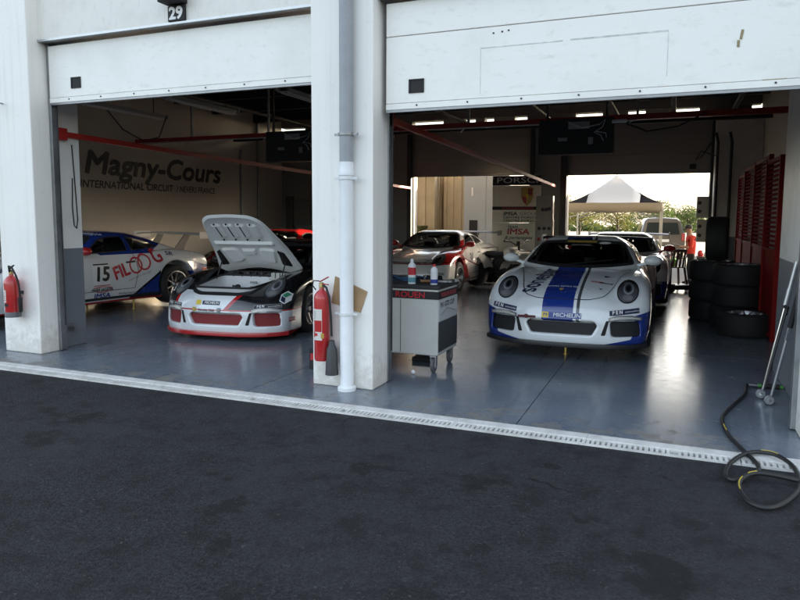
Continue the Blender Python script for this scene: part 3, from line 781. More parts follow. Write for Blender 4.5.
# outer wall above the doors
w = MB()
for x0, x1 in ((-14,-8.95),(-8.33,-4.76),(-4.18,-.628),(0,3.44),(4.05,12)):
    w.b2((x0,.10,3.56),(x1,.34,9))
w.b2((-14,.10,0),(-8.95,.34,3.56)); w.b2((4.05,.10,0),(12,.34,3.56))
ow = w.build('facade_wall', M_LINT); tag(ow, 'off white rendered facade wall above the garage doors', 'wall')
for x0, x1 in ((-4.18,-.628),(0,3.44)):
    MB().b2((x0,.085,3.535),(x1,.36,3.558)).build('lintel_trim', M_ALU, ow)
w = MB()
w.b2((-8.7,.35,0),(-8.5,12,4.75)); tag(w.build('side_wall', M_WALL), 'beige side wall of the garage with black circuit lettering', 'wall'); sidewall = bpy.data.objects['side_wall']
w = MB(); w.b2((4.25,.35,0),(4.45,12,4.75)); tag(w.build('side_wall', M_WALL), 'inner side wall behind the red mesh panels', 'wall')
# rear wall with two openings and a strip of high windows
w = MB(); Yb = 12.0
for x0, x1, z0, z1 in ((-8.5,-4.24,0,4.05),(-.95,-.04,0,4.05),(3.24,4.25,0,4.05),(-8.5,4.25,4.22,4.75)):
    w.b2((x0,Yb,z0),(x1,Yb+.28,z1))
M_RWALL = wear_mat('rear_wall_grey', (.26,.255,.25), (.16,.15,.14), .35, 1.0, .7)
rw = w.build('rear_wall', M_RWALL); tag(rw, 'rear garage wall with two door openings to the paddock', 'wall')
xs_w = [(-8.5,-7.7),(-7.2,-6.2),(-5.6,-4.9),(-4.3,-3.4),(-2.9,-2.5),(-2.25,-2.0),(-1.45,-1.12),(.10,.75),(1.35,1.75),(2.40,2.95),(4.05,4.25)]
px = -8.5
for x0, x1 in xs_w+[(4.25,4.25)]:
    if x0-px > .02: MB().b2((px,Yb+.02,4.05),(x0,Yb+.26,4.22)).build('window_pier', M_RWALL, rw)
    px = x1
MG = glass_mat('high_window_glass', (.85,.86,.82), 1.0)
for x0, x1 in xs_w:
    q = MB().b2((x0,Yb+.12,4.05),(x1,Yb+.126,4.22)).build('high_window', MG, rw)
# roof
w = MB(); w.b2((-14,.10,4.75),(12,12.28,5.0)); tag(w.build('ceiling', M_CEIL), kind='structure')
w = MB(); w.b2((-14,.34,8.7),(12,12.28,9)); w.b2((-14,12.0,5.0),(12,12.28,8.7)); tag(w.build('upper_storey', M_LINT), 'upper storey of the pit building above the garages', 'building')  # unseen; its height is set so its shadow covers the pit lane
tag(MB().b2((-14,12.285,4.80),(12,14.6,4.98)).build('sun_block_slab', M_CEIL), 'unseen slab added behind the pit building to keep sun off the high windows', 'canopy')  # unseen overhang, added to stop direct sun through the high windows
# ---------------------------------------------------------------- garage doors
def gdoor(x0, x1, z0, seams, ztop, label, y=.20, m=M_DOOR, face=-1, hatch=None, screws=True, name='sectional_door'):
    r = empty(name, ((x0+x1)/2, y, z0), 0, label, 'garage door')
    def ch(b, nm, mm, **k):
        o = b.build(nm, mm, r, **k); o.location = (-(x0+x1)/2, -y, -z0); return o
    if m is not M_DOOR: ch(MB().b2((x0,y+.024,z0+.01),(x1,y+.034,ztop)), 'light_stop_sheet', m)  # added behind rear door panels, stops daylight leaking through the gaps
    zs = [z0+.075]+list(seams)+[ztop]
    for a, b_ in zip(zs[:-1], zs[1:]):
        ch(MB().b2((x0,y-.022,a+.003),(x1,y+.022,b_-.003)), 'door_panel', m, bevel=.004)
    ch(MB().b2((x0,y-.027,z0+.022),(x1,y+.027,z0+.074)), 'bottom_rail', M_DOOR if m is M_DOOR else m, bevel=.003)
    ch(MB().b2((x0,y-.020,z0),(x1,y+.020,z0+.022)), 'rubber_seal', M_STEEL if m is M_DOOR else M_RUBS)
    if screws:
        b = MB(); k = x0+.3
        while k < x1: b.cyl((k,y+face*.027,z0+.052),(k,y+face*.033,z0+.052),.008,8); k += .47
        tag(ch(b, 'rail_screws', M_DARKM), kind='stuff')
    if hatch:
        hx, hz = hatch; b = MB()
        for dx, dz, sx, sz in ((-.065,0,.014,.12),(.065,0,.014,.12),(0,-.053,.13,.014),(0,.053,.13,.014)): b.box((hx+dx,y+face*.026,hz+dz),(sx,.012,sz))
        b.box((hx,y+face*.0235,hz),(.12,.006,.10)); ch(b, 'handle_recess', M_BLACK)
    return r, ch
dl, chl = gdoor(-4.13, -.68, 2.85, [], 3.505, 'raised white sectional door of the left garage bay', hatch=(-3.72,3.075))
dr_, chr_ = gdoor(.05, 3.42, 2.545, [3.21], 3.505, 'white sectional door of the right bay, hanging lower than the left one', hatch=(.345,2.765))
# dent marks and tape scraps on the right door
M_SCUFF = mat('scuff_grey', (.60,.60,.58), .7, var=.25, vs=12)
b = MB(); b.b2((.93,.1765,3.035),(1.62,.1775,3.043)); b.b2((1.68,.1765,3.036),(2.42,.1775,3.048)); b.b2((.93,.1765,2.66),(.934,.1775,3.03)); b.b2((2.42,.1765,2.70),(2.424,.1775,3.04)); chr_(b, 'sealant_mark', M_SCUFF)
b = MB(); b.box((2.93,.175,2.965),(.018,.002,.07),M=Matrix.Rotation(.15,3,'Y')); b.box((2.91,.175,2.90),(.018,.002,.05)); b.b2((3.08,.174,2.60),(3.24,.176,2.625)); chr_(b, 'tape_scrap', mat('old_tape', (.30,.25,.14), .8))
b = MB()
for q in ((1.04,3.155),(1.115,3.16),(1.17,3.165)): b.box((q[0],.175,q[1]),(.014,.002,.012))
chr_(b, 'chip_mark', M_BLACK)
gdoor(-8.3, -4.79, 2.85, [], 3.505, 'raised door of the bay beyond the left pillar', hatch=None)
gdoor(-4.34, -.88, 2.70, [3.18, 3.66], 4.06, 'rear sectional door above the left paddock opening', y=Yb-.06, m=M_DOORI)
rd2, chd2 = gdoor(-.11, 3.31, 2.67, [3.15, 3.63], 4.06, 'rear sectional door above the right paddock opening', y=Yb-.06, m=M_DOORI, hatch=(2.86,2.83))
# vertical door rails
for x0, x1, lab in ((-4.36,-4.24,'dark guide rail at the far left of the rear openings'),(-.97,-.87,'dark guide rail left of the rear pillar'),(-.20,-.04,'dark guide rail right of the rear pillar'),(3.24,3.33,'dark guide rail by the rear right corner')):
    tag(MB().b2((x0,11.78,.0),(x1,11.90,4.0)).b2((x0+.02,11.90,0),(x1-.02,11.94,4.0)).build('door_rail', M_DARKM, bevel=.004), lab, 'door rail')
for x, y0, lab in ((-4.155,.24,'door guide rail on the left pillar of the left bay'),(-.655,.24,'door guide rail on the middle pillar, left bay side'),(-.012,.395,'door guide rail on the middle pillar, right bay side'),(3.425,.24,'door guide rail on the right pillar')):
    o = MB().b2((x-.022,y0-.05,.01),(x+.022,y0+.04,3.53)).build('door_rail', M_STEEL, bevel=.004); tag(o, lab, 'door rail')
    MB().tube([(x+.028,y0+.02,.3),(x+.028,y0+.02,3.4)],.006,6).build('lift_cable', M_DARKM, o)
# a loop of cable hanging on the left pier
o = MB().tube([(-4.275,.58,2.45),(-4.27,.60,2.0),(-4.27,.62,1.55),(-4.27,.60,1.44),(-4.27,.565,1.48),(-4.27,.55,1.7),(-4.27,.56,1.92),(-4.275,.57,2.05)],.007,6).build('hanging_cable', M_DARKM); tag(o, 'thin dark cable looped on the white pier left', 'cable')

# ---------------------------------------------------------------- overhead steel, lamps, booms
def beam(name, p, q, w, h, m, label, cat='beam'):
    o = MB().bar(p, q, w, h).build(name, m, bevel=.004); return tag(o, label, cat)
bm1 = beam('gantry_beam', (-8.4,6.0,3.20), (4.2,6.0,3.215), .10, .09, M_RED, 'long red gantry beam spanning both garage bays')
MB().b2((-8.3,5.93,3.145),(-2.2,5.948,3.165)).b2((-1.6,5.93,3.145),(1.9,5.948,3.165)).build('cable_tray', M_ALU, bm1)
for x in (-6.9,-5.02,-3.1,-.9,1.9):
    q = MB().b2((x-.02,5.98,3.245),(x+.02,6.02,4.75)).bar((x,6,3.25),(x-.14,6,3.10),.02,.02).build('hanger', M_STEEL, bm1)
beam('gantry_beam', (-8.4,9.5,3.60), (4.2,9.5,3.60), .08, .07, M_DARKM, 'dark gantry beam farther back near the rear doors')
for i, (y, z, m) in enumerate(((1.4,4.35,M_DARKM),(3.2,4.4,M_DARKM),(5.0,4.35,M_DARKM),(7.4,4.38,M_DARKM),(8.8,4.34,M_DARKM),(10.6,4.36,M_DARKM))):
    beam('roof_beam', (-8.5,y,z), (4.25,y,z), .14, .30, m, 'dark steel roof beam across the ceiling, %s from the front doors' % ('first','second','third','fourth','fifth','last')[i])
for i, x in enumerate((-6.4,-4.4,-2.4,-.35,1.2,2.4,3.6)):
    o = MB().tube([(x,.8,3.95),(x,11.5,3.95)],.05,8).build('ceiling_duct', M_DARKM, smooth=50); tag(o, 'dark pipe running front to back under the ceiling, %s from the left wall' % ('first','second','third','fourth','fifth','sixth','seventh')[i], 'pipe')
M_TUBE = mat('fluorescent_tube_off', (.62,.63,.63), .3)
M_LFIX = mat('lamp_fixture_grey', (.34,.35,.35), .5)
for (x, y0, y1, z, lab) in ((-7.0,3.3,5.3,3.5,'unlit fluorescent batten nearest the lettered wall'),(-5.27,3.4,5.25,3.5,'unlit fluorescent batten in the middle of the left bay'),(-3.16,3.58,5.5,3.5,'unlit fluorescent batten beside the middle pillar'),(.55,3.2,5.1,3.55,'unlit fluorescent batten over the left of the right bay'),(2.5,3.2,5.1,3.55,'unlit fluorescent batten over the blue striped car')):
    r = empty('fluorescent_lamp', (x, y0, z), 0, lab, 'lamp', 'unlit ceiling battens')
    L = y1-y0
    MB().b2((-.07,0,.03),(.07,L,.09)).b2((-.11,.0,.02),(.11,.03,.10)).b2((-.11,L-.03,.02),(.11,L,.10)).build('housing', M_LFIX, r, bevel=.004)
    for s in (-1,1): MB().cyl((s*.05,.03,.015),(s*.05,L-.03,.015),.016,8).build('tube', M_TUBE, r, smooth=50)
    MB().cyl((0,.3,.09),(0,.3,4.75-z),.008,6).cyl((0,L-.3,.09),(0,L-.3,4.75-z),.008,6).build('hanger', M_DARKM, r)
def boom(p, q, label):
    r = empty('swing_boom', p, 0, label, 'boom')
    P0, Q = Vector((0,0,0)), Vector(q)-Vector(p)
    MB().bar(P0, Q, .035, .065).build('arm', M_RED, r, bevel=.004)
    MB().b2((-.05,-.06,-.07),(.03,.06,.07)).build('hinge', M_RED, r, bevel=.004)
    MB().bar(Q*.995, Q*1.004, .04, .055).build('end_cap', mat('white_plastic', (.7,.7,.7), .4), r)
boom((-4.25,.42,2.56), (-4.27,11.79,2.40), 'red horizontal boom swung back from the left pier')
boom((-.02,.42,2.52), (-.31,11.68,2.40), 'red horizontal boom swung back from the middle pillar')
def ctrlbox(x0, x1, z0, z1, y, label):
    r = empty('control_box', ((x0+x1)/2, y, z0), 0, label, 'control box', 'hanging control boxes'); w, h = x1-x0, z1-z0
    MB().b2((-w/2,0,0),(w/2,.22,h)).build('case', M_BLACK, r, bevel=.01)
    for s in (-1,1): MB().b2((s*w*.4-.015,.09,h),(s*w*.4+.015,.13,4.75-z0)).build('drop_rod', M_DARKM, r)
    lm = mat('socket_grey', (.30,.30,.29), .5)
    for cx, cz, sx, sz in ((.05,h*.80,.30,.10),(-.18,h*.42,.13,.05),(.22,h*.36,.07,.10)): MB().b2((cx-sx/2,-.012,cz-sz/2),(cx+sx/2,0,cz+sz/2)).build('socket_plate', lm, r, bevel=.003)
    wm = mat('white_cable', (.6,.6,.58), .5)
    MB().tube([(-.1,-.02,h*.9),(.1,-.03,h*.72),(.34,-.03,h*.80),(.42,-.03,h*.93),(.38,-.03,h*.72),(.27,-.03,h*.58),(.36,-.03,h*.5),(.40,-.03,h*.34)],.008,6).tube([(.30,-.03,h*.60),(.43,-.03,h*.55),(.44,-.03,h*.42)],.007,6).build('cable', wm, r, smooth=60)
    b = MB()
    for k in range(4): b.lathe([(0,0),(.026,0),(.026,.05),(0,.05)], c=(w/2-.02+.05*k,-.03,h*.86), axis='X', seg=10)
    b.build('plug', wm, r)
ctrlbox(.60, 1.66, 2.53, 3.04, 4.6, 'black control box hanging over the blue striped car')
ctrlbox(-4.30, -3.30, 2.57, 3.10, 4.8, 'black control box hanging over the open bonnet car')
# ---------------------------------------------------------------- lettering on the side wall
t = sidewall
def wall_txt(txt, y, z, size, bold, shear, sx, name='lettering', heavy=0):
    # reads left to right when seen from inside: text runs along +Y on the wall that faces +X
    return lettering(name, txt, (-8.5, y, z), (0,1,0), (0,0,1), size, M_INK, t, bold, shear, sx, 'LEFT', .004, 1.0, heavy)
wall_txt('Magny-Cours', 4.62, 2.66, .65, .0, .20, 1.24, heavy=.026)
wall_txt('INTERNATIONAL CIRCUIT', 4.52, 2.235, .215, .0, .15, 1.05, heavy=.006)
wall_txt('/ NEVERS FRANCE', 7.34, 2.235, .20, .0, .15, .90, heavy=.003)
for x, y, z0, z1 in ((-8.47,9.9,.2,3.4),(-8.47,10.7,.2,4.6)):
    o = MB().cyl((x,y,z0),(x,y,z1),.03,8).build('wall_conduit', M_STEEL, smooth=50); tag(o, 'thin vertical conduit on the beige side wall%s' % ('' if z1 < 4 else ' nearer the corner'), 'pipe')
def wallbox(name, a, b_, m, label, cat):
    o = MB().b2(a, b_).build(name, m, bevel=.01); return tag(o, label, cat)
M_CAB = mat('cabinet_grey', (.16,.16,.155), .5, var=.1)
eb = wallbox('electrical_cabinet', (-8.0,11.82,1.35), (-7.45,11.995,2.1), M_CAB, 'grey electrical cabinet on the dark rear wall left', 'cabinet')
nb = wallbox('notice_board', (-8.35,11.95,1.2), (-8.08,11.995,2.2), M_BLACK, 'tall dark notice board beside the electrical cabinet', 'notice board')
MB().b2((-8.33,11.945,1.22),(-8.10,11.95,2.18)).build('sheet', mat('board_face', (.10,.095,.09), .7), nb)

# loose wiring under the ceiling
for k, (P_, lab) in enumerate((([(-7.2,4.0,3.55),(-7.1,4.3,3.2),(-6.9,4.6,3.02),(-6.7,4.8,3.10),(-6.6,4.9,3.5)],'loop of dark cable hanging near the lettered wall'),([(-3.4,4.9,3.1),(-3.2,4.85,2.75),(-3.1,4.8,2.7),(-3.0,4.8,2.9),(-2.6,5,3.15)],'cable drooping from the control box over the raised bonnet'),([(1.7,4.7,3.0),(2.1,4.9,2.85),(2.5,5.3,2.95),(2.9,5.8,3.2)],'cable drooping right of the hanging control box'),([(3.2,11.2,3.3),(3.0,10.9,2.95),(2.9,10.9,2.9),(3.0,11.0,3.1),(3.3,11.15,3.0)],'coil of pipe at the rear right corner'))):
    tag(MB().tube([Vector(p) for p in P_], .012, 6).build('ceiling_cable', M_DARKM, smooth=60), lab, 'cable')
# ---------------------------------------------------------------- the cars
WHT = (.72,.75,.77); BLU = (.012,.035,.22); RD = (.42,.012,.014); BK = (.010,.010,.012); GR = (.07,.075,.08)
M_DEC_W = mat('decal_white', (.75,.75,.75), .4); M_DEC_K = mat('decal_black', (.012,.012,.014), .4); M_DEC_R = mat('decal_red', (.45,.02,.03), .4)
M_DEC_B = mat('decal_blue', (.02,.045,.26), .4); M_DEC_Y = mat('decal_yellow', (.70,.52,.03), .4); M_DEC_N = mat('decal_navy', (.012,.018,.06), .4); M_DEC_G = mat('decal_green', (.03,.22,.12), .4); M_DEC_GY = mat('decal_grey', (.25,.26,.27), .4); M_DEC_GO = mat('decal_gold', (.45,.30,.06), .4)
def rect(cx, cz, w, h, rot=0):
    c, s = math.cos(rot), math.sin(rot); return [(cx+x*c-y*s, cz+x*s+y*c) for x, y in ((-w/2,-h/2),(w/2,-h/2),(w/2,h/2),(-w/2,h/2))]
def plate(up, body, cx, cz, w, h, m, rot=0, view='F', lift=.0045): return patch('sticker', rect(cx, cz, w, h, rot), view, m, body, lift, .05)

# blue striped car
P_BLUE = paint_mat('paint_white_blue_stripe', WHT, [
    (BLU, [(1,0,0,.215),(-1,0,0,.125)], False), (GR, [(1,0,0,-.158),(-1,0,0,.192)], False),
    (WHT, [(0,0,-1,.335),(0,-1,0,-.3)], False),
    (BLU, [(1,0,0,-.765),(.25,0,-1,.235),(0,0,1,-.0)], True), (BLU, [(.20,0,-1,.025),(1,0,0,-.10)], True), (BLU, [(1.8,0,-1,-1.14),(0,-1,0,.2),(0,0,-1,.40)], True), (BLU, [(1,0,0,-.5),(0,0,-1,.43),(0,1,0,-.25)], True)])
blue, bb, up = build_car('white race car with a broad blue stripe over its bonnet', P_BLUE, (1.385,2.93,0), R(1.2), .115, mirror=mat('mirror_white', (.70,.73,.75), .25, coat=.6), wing=mat('wing_navy', (.014,.020,.06), .35), endplate=mat('endplate_white', (.6,.62,.64), .4))
plate(up, bb, .035, .415, .36, .058, M_DEC_B); plate(up, bb, -.175, .415, .075, .060, M_DEC_Y, lift=.006)
decal('lettering', 'MICHELIN', 'F', (.060,.415), .058, M_DEC_W, bb, .001, .1, 1.15, lift=.008)
decal('mark', 'M', 'F', (-.175,.415), .05, M_DEC_B, bb, .001, .1, 1.2, lift=.008)
for s, t0 in ((-1,'P E N'),(1,'P E N')):
    plate(up, bb, s*.655, .468, .30, .052, M_DEC_N, rot=-s*-.10); decal('lettering', t0, 'F', (s*.655-.07,.468-(.007 if s > 0 else -.007)), .05, M_DEC_W, bb, .002, 0, .9, rot=s*.10, lift=.008); decal('lettering', 'automobiles', 'F', (s*.655+.075,.468+(.007 if s > 0 else -.007)), .028, M_DEC_W, bb, 0, 0, 1, rot=s*.10, lift=.008)
plate(up, bb, -.60, .27, .13, .048, M_DEC_R, view='L'); decal('lettering', 'MOTUL', 'L', (-.60,.27), .040, M_DEC_W, bb, .001, .1, .9, lift=.008)
decal('lettering', 'porsche carrera cup', 'T', (-.045,-.60), .045, M_DEC_W, bb, .001, .15, 1.0)
patch('crest', [(a*.8-.045, b*.9-.70) for a, b in ((-.03,.035),(.03,.035),(.03,0),(0,-.04),(-.03,0))], 'T', M_DEC_GO, bb, .004, .05)
decal('lettering', 'sonepar', 'T', (-.36,-.26), .345, M_DEC_N, bb, .004, 0, .92, rot=R(81))
decal('lettering', 'OZ', 'T', (.315,-.36), .07, M_DEC_R, bb, .001, .1, 1.4); decal('lettering', 'racing', 'T', (.42,-.355), .06, M_DEC_K, bb, .001, .1, 1.1)
for s in (-1,1):
    patch('arrow_mark', [(s*.42-.045, -.02),(s*.42+.045,-.015),(s*.42+(.0 if s < 0 else -.03),-.10)], 'T', M_DEC_K, bb, .004, .05)
patch('bonnet_pin', circle(.38,-.60,.018,.018,10), 'T', M_DEC_K, bb, .004, .05); patch('bonnet_pin', circle(-.38,-.60,.018,.018,10), 'T', M_DEC_K, bb, .004, .05)
b = MB(); y0 = float(yfront(.33, .40)); b.box((-.38,y0-.012,.385),(.20,.012,.026)); b.lathe([(0,-.02),(.022,-.02),(.026,0),(0,.0)], c=(-.385,y0-.015,.388), axis='Y', seg=12)
up(b.build('tow_strap', mat('strap_maroon', (.10,.02,.02), .7), blue, bevel=.004))
decal('lettering', '/', 'F', (-.345,.335), .07, M_DEC_R, bb, .002)
patch('sun_visor_band', [(-.20,1.148),(.20,1.148),(.19,1.172),(-.19,1.172)], 'F', M_DEC_GO, bb, .009, .05)
patch('sticker', circle(.30,1.142,.075,.014,16), 'F', M_DEC_W, bb, .010, .05)

# black car with its bonnet up
P_BLK = paint_mat('paint_black_red_white', BK, [
    (RD, [(1,0,0,.66),(-1,0,.85,-.16),(0,0,-1,.62),(0,-1,0,-.5)], False),
    (WHT, [(1,0,0,.61),(-1,0,.85,-.225),(0,0,-1,.62),(0,-1,0,-.5)], False),
    (RD, [(0,0,-1,.405),(0,-1,0,-.25)], False), (WHT, [(0,0,-1,.388),(0,-1,0,-.25)], False)], rough=.18)
M_RSPL = mat('splitter_red', (.42,.014,.016), .3, coat=.6)
blk, kb, up = build_car('black race car with red and white nose and its bonnet raised', P_BLK, (-3.03,2.47,0), R(7), 0, mirror=mat('mirror_black', (.012,.012,.014), .3), splitter=M_RSPL, open_hood=True, grille=mat('grille_red_mesh', (.20,.02,.022), .7, bmp=.9, bs=160))
plate(up, kb, -.06, .485, .25, .048, M_DEC_N); decal('lettering', 'MICHELIN', 'F', (-.05,.485), .042, M_DEC_W, kb, .001, .1, 1.1, lift=.008)
plate(up, kb, -.245, .488, .07, .055, M_DEC_Y); patch('crest', [(a-.30, b+.385) for a, b in ((-.028,.04),(.028,.04),(.028,0),(0,-.045),(-.028,0))], 'F', M_DEC_GO, kb, .006, .05)
patch('crest', [(a+.06, b+.385) for a, b in ((-.028,.04),(.028,.04),(.028,0),(0,-.045),(-.028,0))], 'F', M_DEC_GY, kb, .006, .05)
decal('lettering', 'Porsche Club', 'F', (-.12,.392), .042, M_DEC_K, kb, .001, 0, 1.0, lift=.006); decal('lettering', 'motorsport', 'F', (-.12,.362), .024, M_DEC_GY, kb, 0, 0, 1.0, lift=.006)
for s in (-1,1):
    plate(up, kb, s*.67, .452, .31, .046, M_DEC_GY, rot=s*.06); plate(up, kb, s*.67, .452, .295, .036, M_DEC_K, rot=s*.06, lift=.006)
    decal('lettering', 'P E N', 'F', (s*.67-.07,.452), .04, M_DEC_W, kb, .002, 0, .9, rot=s*.06, lift=.009); decal('lettering', 'automobiles', 'F', (s*.67+.075,.455), .026, M_DEC_W, kb, 0, 0, 1, rot=s*.06, lift=.009)
plate(up, kb, -.62, .27, .15, .055, M_DEC_R, view='L'); decal('lettering', 'MOTUL', 'L', (-.62,.27), .046, M_DEC_W, kb, .001, .1, .9, lift=.008)
hexp = [(math.cos(R(30+60*k)), math.sin(R(30+60*k))) for k in range(6)]
patch('sticker', [(.845+.062*a, .55+.078*b) for a, b in hexp], 'F', M_DEC_W, kb, .005, .05)
patch('sticker', [(.845+.05*a, .55+.064*b) for a, b in (hexp[0], hexp[1], hexp[2], (0,0))], 'F', M_DEC_G, kb, .008, .05); patch('sticker', [(.845+.05*a, .55+.064*b) for a, b in ((0,-.12), (hexp[2][0],hexp[2][1]-.12), hexp[3], hexp[4])], 'F', M_DEC_N, kb, .008, .05)
decal('lettering', '3', 'F', (-.80,.62), .10, M_DEC_W, kb, .003)
# the raised bonnet: outer skin, pressed inner panel with recesses
def raised_hood(parent):
    hinge = Vector((0,.30,.85)); ang = R(-51)
    Mh = Matrix.Rotation(ang, 4, 'X')
    def tr(p): return hinge+(Mh @ (Vector(p)-hinge).to_4d()).to_3d()
    M_H = mat('bonnet_white', (.80,.81,.80), .35, coat=.3)
    outer = patch_mesh(('hood_out',), HOOD, [tuple(range(len(HOOD)))], 'T', .002, .05)
    oc = outer.copy()
    for v in oc.vertices: v.co = tr(v.co)
    h = mesh_obj('bonnet', oc, mat('bonnet_outer_black', BK, .2, coat=.8), parent)
    # inner panel 25 mm below with a rolled rim
    hi = inset(HOOD, .03); n = len(HOOD)
    me = patch_mesh(('hood_in',), hi, [tuple(range(n))], 'T', -.030, .05).copy()
    for v in me.vertices: v.co = tr(v.co)
    mesh_obj('inner_panel', me, M_H, h)
    rim = patch_mesh(('hood_rim',), HOOD+hi, ring_fs(n), 'T', 0.0, .3).copy()
    k = len(rim.vertices)//2
    V0 = [cast('T', *p, .001) for p in HOOD]; V1 = [cast('T', *p, -.032) for p in hi]
    b = MB(); b.add([tr(p) for p in V0+V1], ring_fs(n)); b.build('rim', M_H, h, smooth=60)
    # raised ribs and recessed pads pressed into the panel
    def pad(poly, d0, d1, m=M_H, nm='pressing'):
        n2 = len(poly); pi = inset(poly, .03)
        A = [tr(cast('T', *p, -d0)) for p in poly]; Bq = [tr(cast('T', *p, -d1)) for p in pi]
        b = MB(); b.add(A+Bq, ring_fs(n2)+[tuple(range(n2, 2*n2))]); b.build(nm, m, h, smooth=25)
    for x0 in (-.36,-.18,0,.18): pad(rounded([(x0+.01,-.72),(x0+.165,-.72),(x0+.165,-.42),(x0+.01,-.42)], .05, 4), .031, .055)
    pad(rounded([(-.46,-.36),(.46,-.36),(.47,-.28),(-.47,-.28)], .03), .031, .060)
    pad(rounded([(-.44,-.20),(-.16,-.20),(-.12,.08),(-.36,.14)], .08, 5), .031, .058); pad(rounded([(.44,-.20),(.16,-.20),(.12,.08),(.36,.14)], .08, 5), .031, .058)
    pad(rounded([(-.12,-.18),(.12,-.18),(.10,-.05),(-.10,-.05)], .03), .031, .062)
    pad(rounded([(-.52,-.10),(-.45,-.18),(-.42,.16),(-.56,.2)], .03), .028, .045, M_BLACK, 'vent_duct'); pad(rounded([(.52,-.10),(.45,-.18),(.42,.16),(.56,.2)], .03), .028, .045, M_BLACK, 'vent_duct')
    b = MB()
    for y in (-.74,-.40):
        for x in (-.27,-.09,.09,.27):
            q = tr(cast('T', x, y, -.058)); b.lathe([(0,-.006),(.014,-.006),(.014,.006),(0,.006)], c=q, axis='Y', seg=8)
    for x in (-.27,-.09,.09): b.bar(tr(cast('T', x+.09-.09, -.68, -.058)), tr(cast('T', x, -.46, -.058)), .012, .006)
    tag(b.build('clip', M_BLACK, h), kind='stuff')
    b = MB()
    for s in (-1,1): b.tube([tr(Vector((s*.50,.05,.80))), (s*.50,-.10,.70)], .010, 6)
    b.build('gas_strut', M_DARKM, h)
raised_hood(blk)
ho, hn = inset(HOOD, -.014), inset(HOOD, .045)
mesh_obj('bonnet_gutter', patch_mesh(('gut',), ho+hn, ring_fs(len(HOOD)), 'T', .003, .3), M_BLK, blk)
b = MB()   # luggage tub under the bonnet
P = []
for z, k in ((.66,1.0),(.50,.90),(.44,.82)):
    P.append([(x*k, -.30+(y+.30)*k, z+(.10*(y+.80)/1.1 if z > .6 else 0)) for x, y in resample(rounded([(-.42,-.82),(.42,-.82),(.52,.10),(-.52,.10)], .12), .12)])
n = len(P[0]); b.add([q for r in P for q in r], [(i*n+j, i*n+(j+1) % n, (i+1)*n+(j+1) % n, (i+1)*n+j) for i in range(2) for j in range(n)]+[tuple(2*n+j for j in range(n))])
tub = b.build('luggage_tub', mat('tub_white', (.60,.61,.62), .45), blk, smooth=60)
b = MB(); P2 = P[0]; b.tube([(x, y, z+.012) for x, y, z in P2], .014, 6, closed=True); b.build('rubber_trim', M_BLACK, tub, smooth=60)
b = MB(); b.lathe([(0,-.03),(.035,-.03),(.035,.02),(.02,.03),(0,.03)], c=(-.19,-.05,.60), axis='Y', seg=12); b.tube([(-.26,-.06,.58),(-.24,-.10,.62),(-.19,-.08,.60)], .012, 6); b.build('filler_cap', M_BLACK, tub, smooth=50)
b = MB(); b.box((.02,.02,.66),(.10,.02,.03)); b.box((.05,.02,.60),(.16,.02,.012)); b.box((.04,.02,.57),(.10,.02,.010)); b.build('warning_plate', M_DEC_GY, tub)
random.seed(5); b = MB()
for k in range(26):
    x = random.uniform(-.5,.35); y = random.uniform(.14,.27); b.box((x,y,.74+random.uniform(-.03,.03)),(random.uniform(.03,.09),random.uniform(.03,.07),random.uniform(.03,.07)),rz=random.uniform(0,2))
for k in range(7): x = -.48+.14*k; b.tube([(x,.10,.73),(x+.05,.2,.80),(x+.12,.28,.74)], .012, 6)
tag(b.build('engine_bay_fittings', mat('fittings_dark', (.05,.05,.052), .35, .4), blk, smooth=40), kind='stuff')
b = MB()
for k in range(4): b.box((.30+.075*k,.10,.755),(.06,.06,.09))
b.b2((.24,.05,.70),(.60,.15,.72)); b.build('fluid_tank', mat('tank_plastic', (.45,.45,.42), .35), blk, bevel=.008)
MB().b2((-.56,-.15,.40),(.56,.34,.42)).b2((-.60,.30,.4),(.60,.34,.80)).build('bulkhead', M_BLACK, blk)

# white car, number 15
P_15 = paint_mat('paint_white_blue_15', (.72,.74,.75), [
    (BLU, [(0,-.42,1,-.02),(0,.60,1,-1.50),(0,0,1,-.865)], False), (BLU, [(0,0,1,-1.12)], False), (BLU, [(0,.0,1,-.895),(1,0,0,-.40),(0,-1,0,2.10),(0,1,0,-.55)], True),
    (BK, [(0,.72,-1,-.955),(0,-1,0,2.12)], False), (BLU, [(0,.72,-1,-1.0),(0,-1,0,2.12),(0,0,1,-.19)], False),
    (BLU, [(0,1,0,-2.80),(0,-.25,-1,1.40)], False), (RD, [(0,1,0,-3.10),(0,0,-1,.55)], False), (RD, [(0,0,-1,.135)], False)])
c15, b15, up = build_car('white and blue race car bearing number 15 along its flank', P_15, (-6.86,1.60,0), R(-6.6), .10, mirror=mat('mirror_red', (.38,.015,.015), .3, coat=.6), wing=mat('wing_white', (.66,.67,.66), .35), drop=.05)
patch('race_number_panel', rect(1.0,.565,.31,.36), 'L', M_DEC_W, b15, .005, .06); decal('race_number', '15', 'L', (1.0,.56), .31, M_DEC_K, b15, .012, .15, .92, lift=.009)
plate(up, b15, 1.0, .725, .28, .022, M_DEC_K, view='L', lift=.009); plate(up, b15, 1.0, .392, .30, .012, M_DEC_R, view='L', lift=.006)
rt = R(17)
decal('lettering', 'FIL', 'L', (1.375,.585), .30, M_DEC_R, b15, .008, 0, .85, rot=rt, lift=.006); decal('lettering', 'G', 'L', (2.08,.80), .32, M_DEC_R, b15, .008, 0, .85, rot=rt, lift=.006)
for (cx, cz) in ((1.66,.675),(1.82,.722)):
    po = circle(cx, cz, .125, .140, 28); pi = circle(cx, cz, .097, .110, 28); mesh_obj('lettering', patch_mesh(('fo', cx), po+pi, ring_fs(28), 'L', .0065, .3), M_DEC_R, b15)
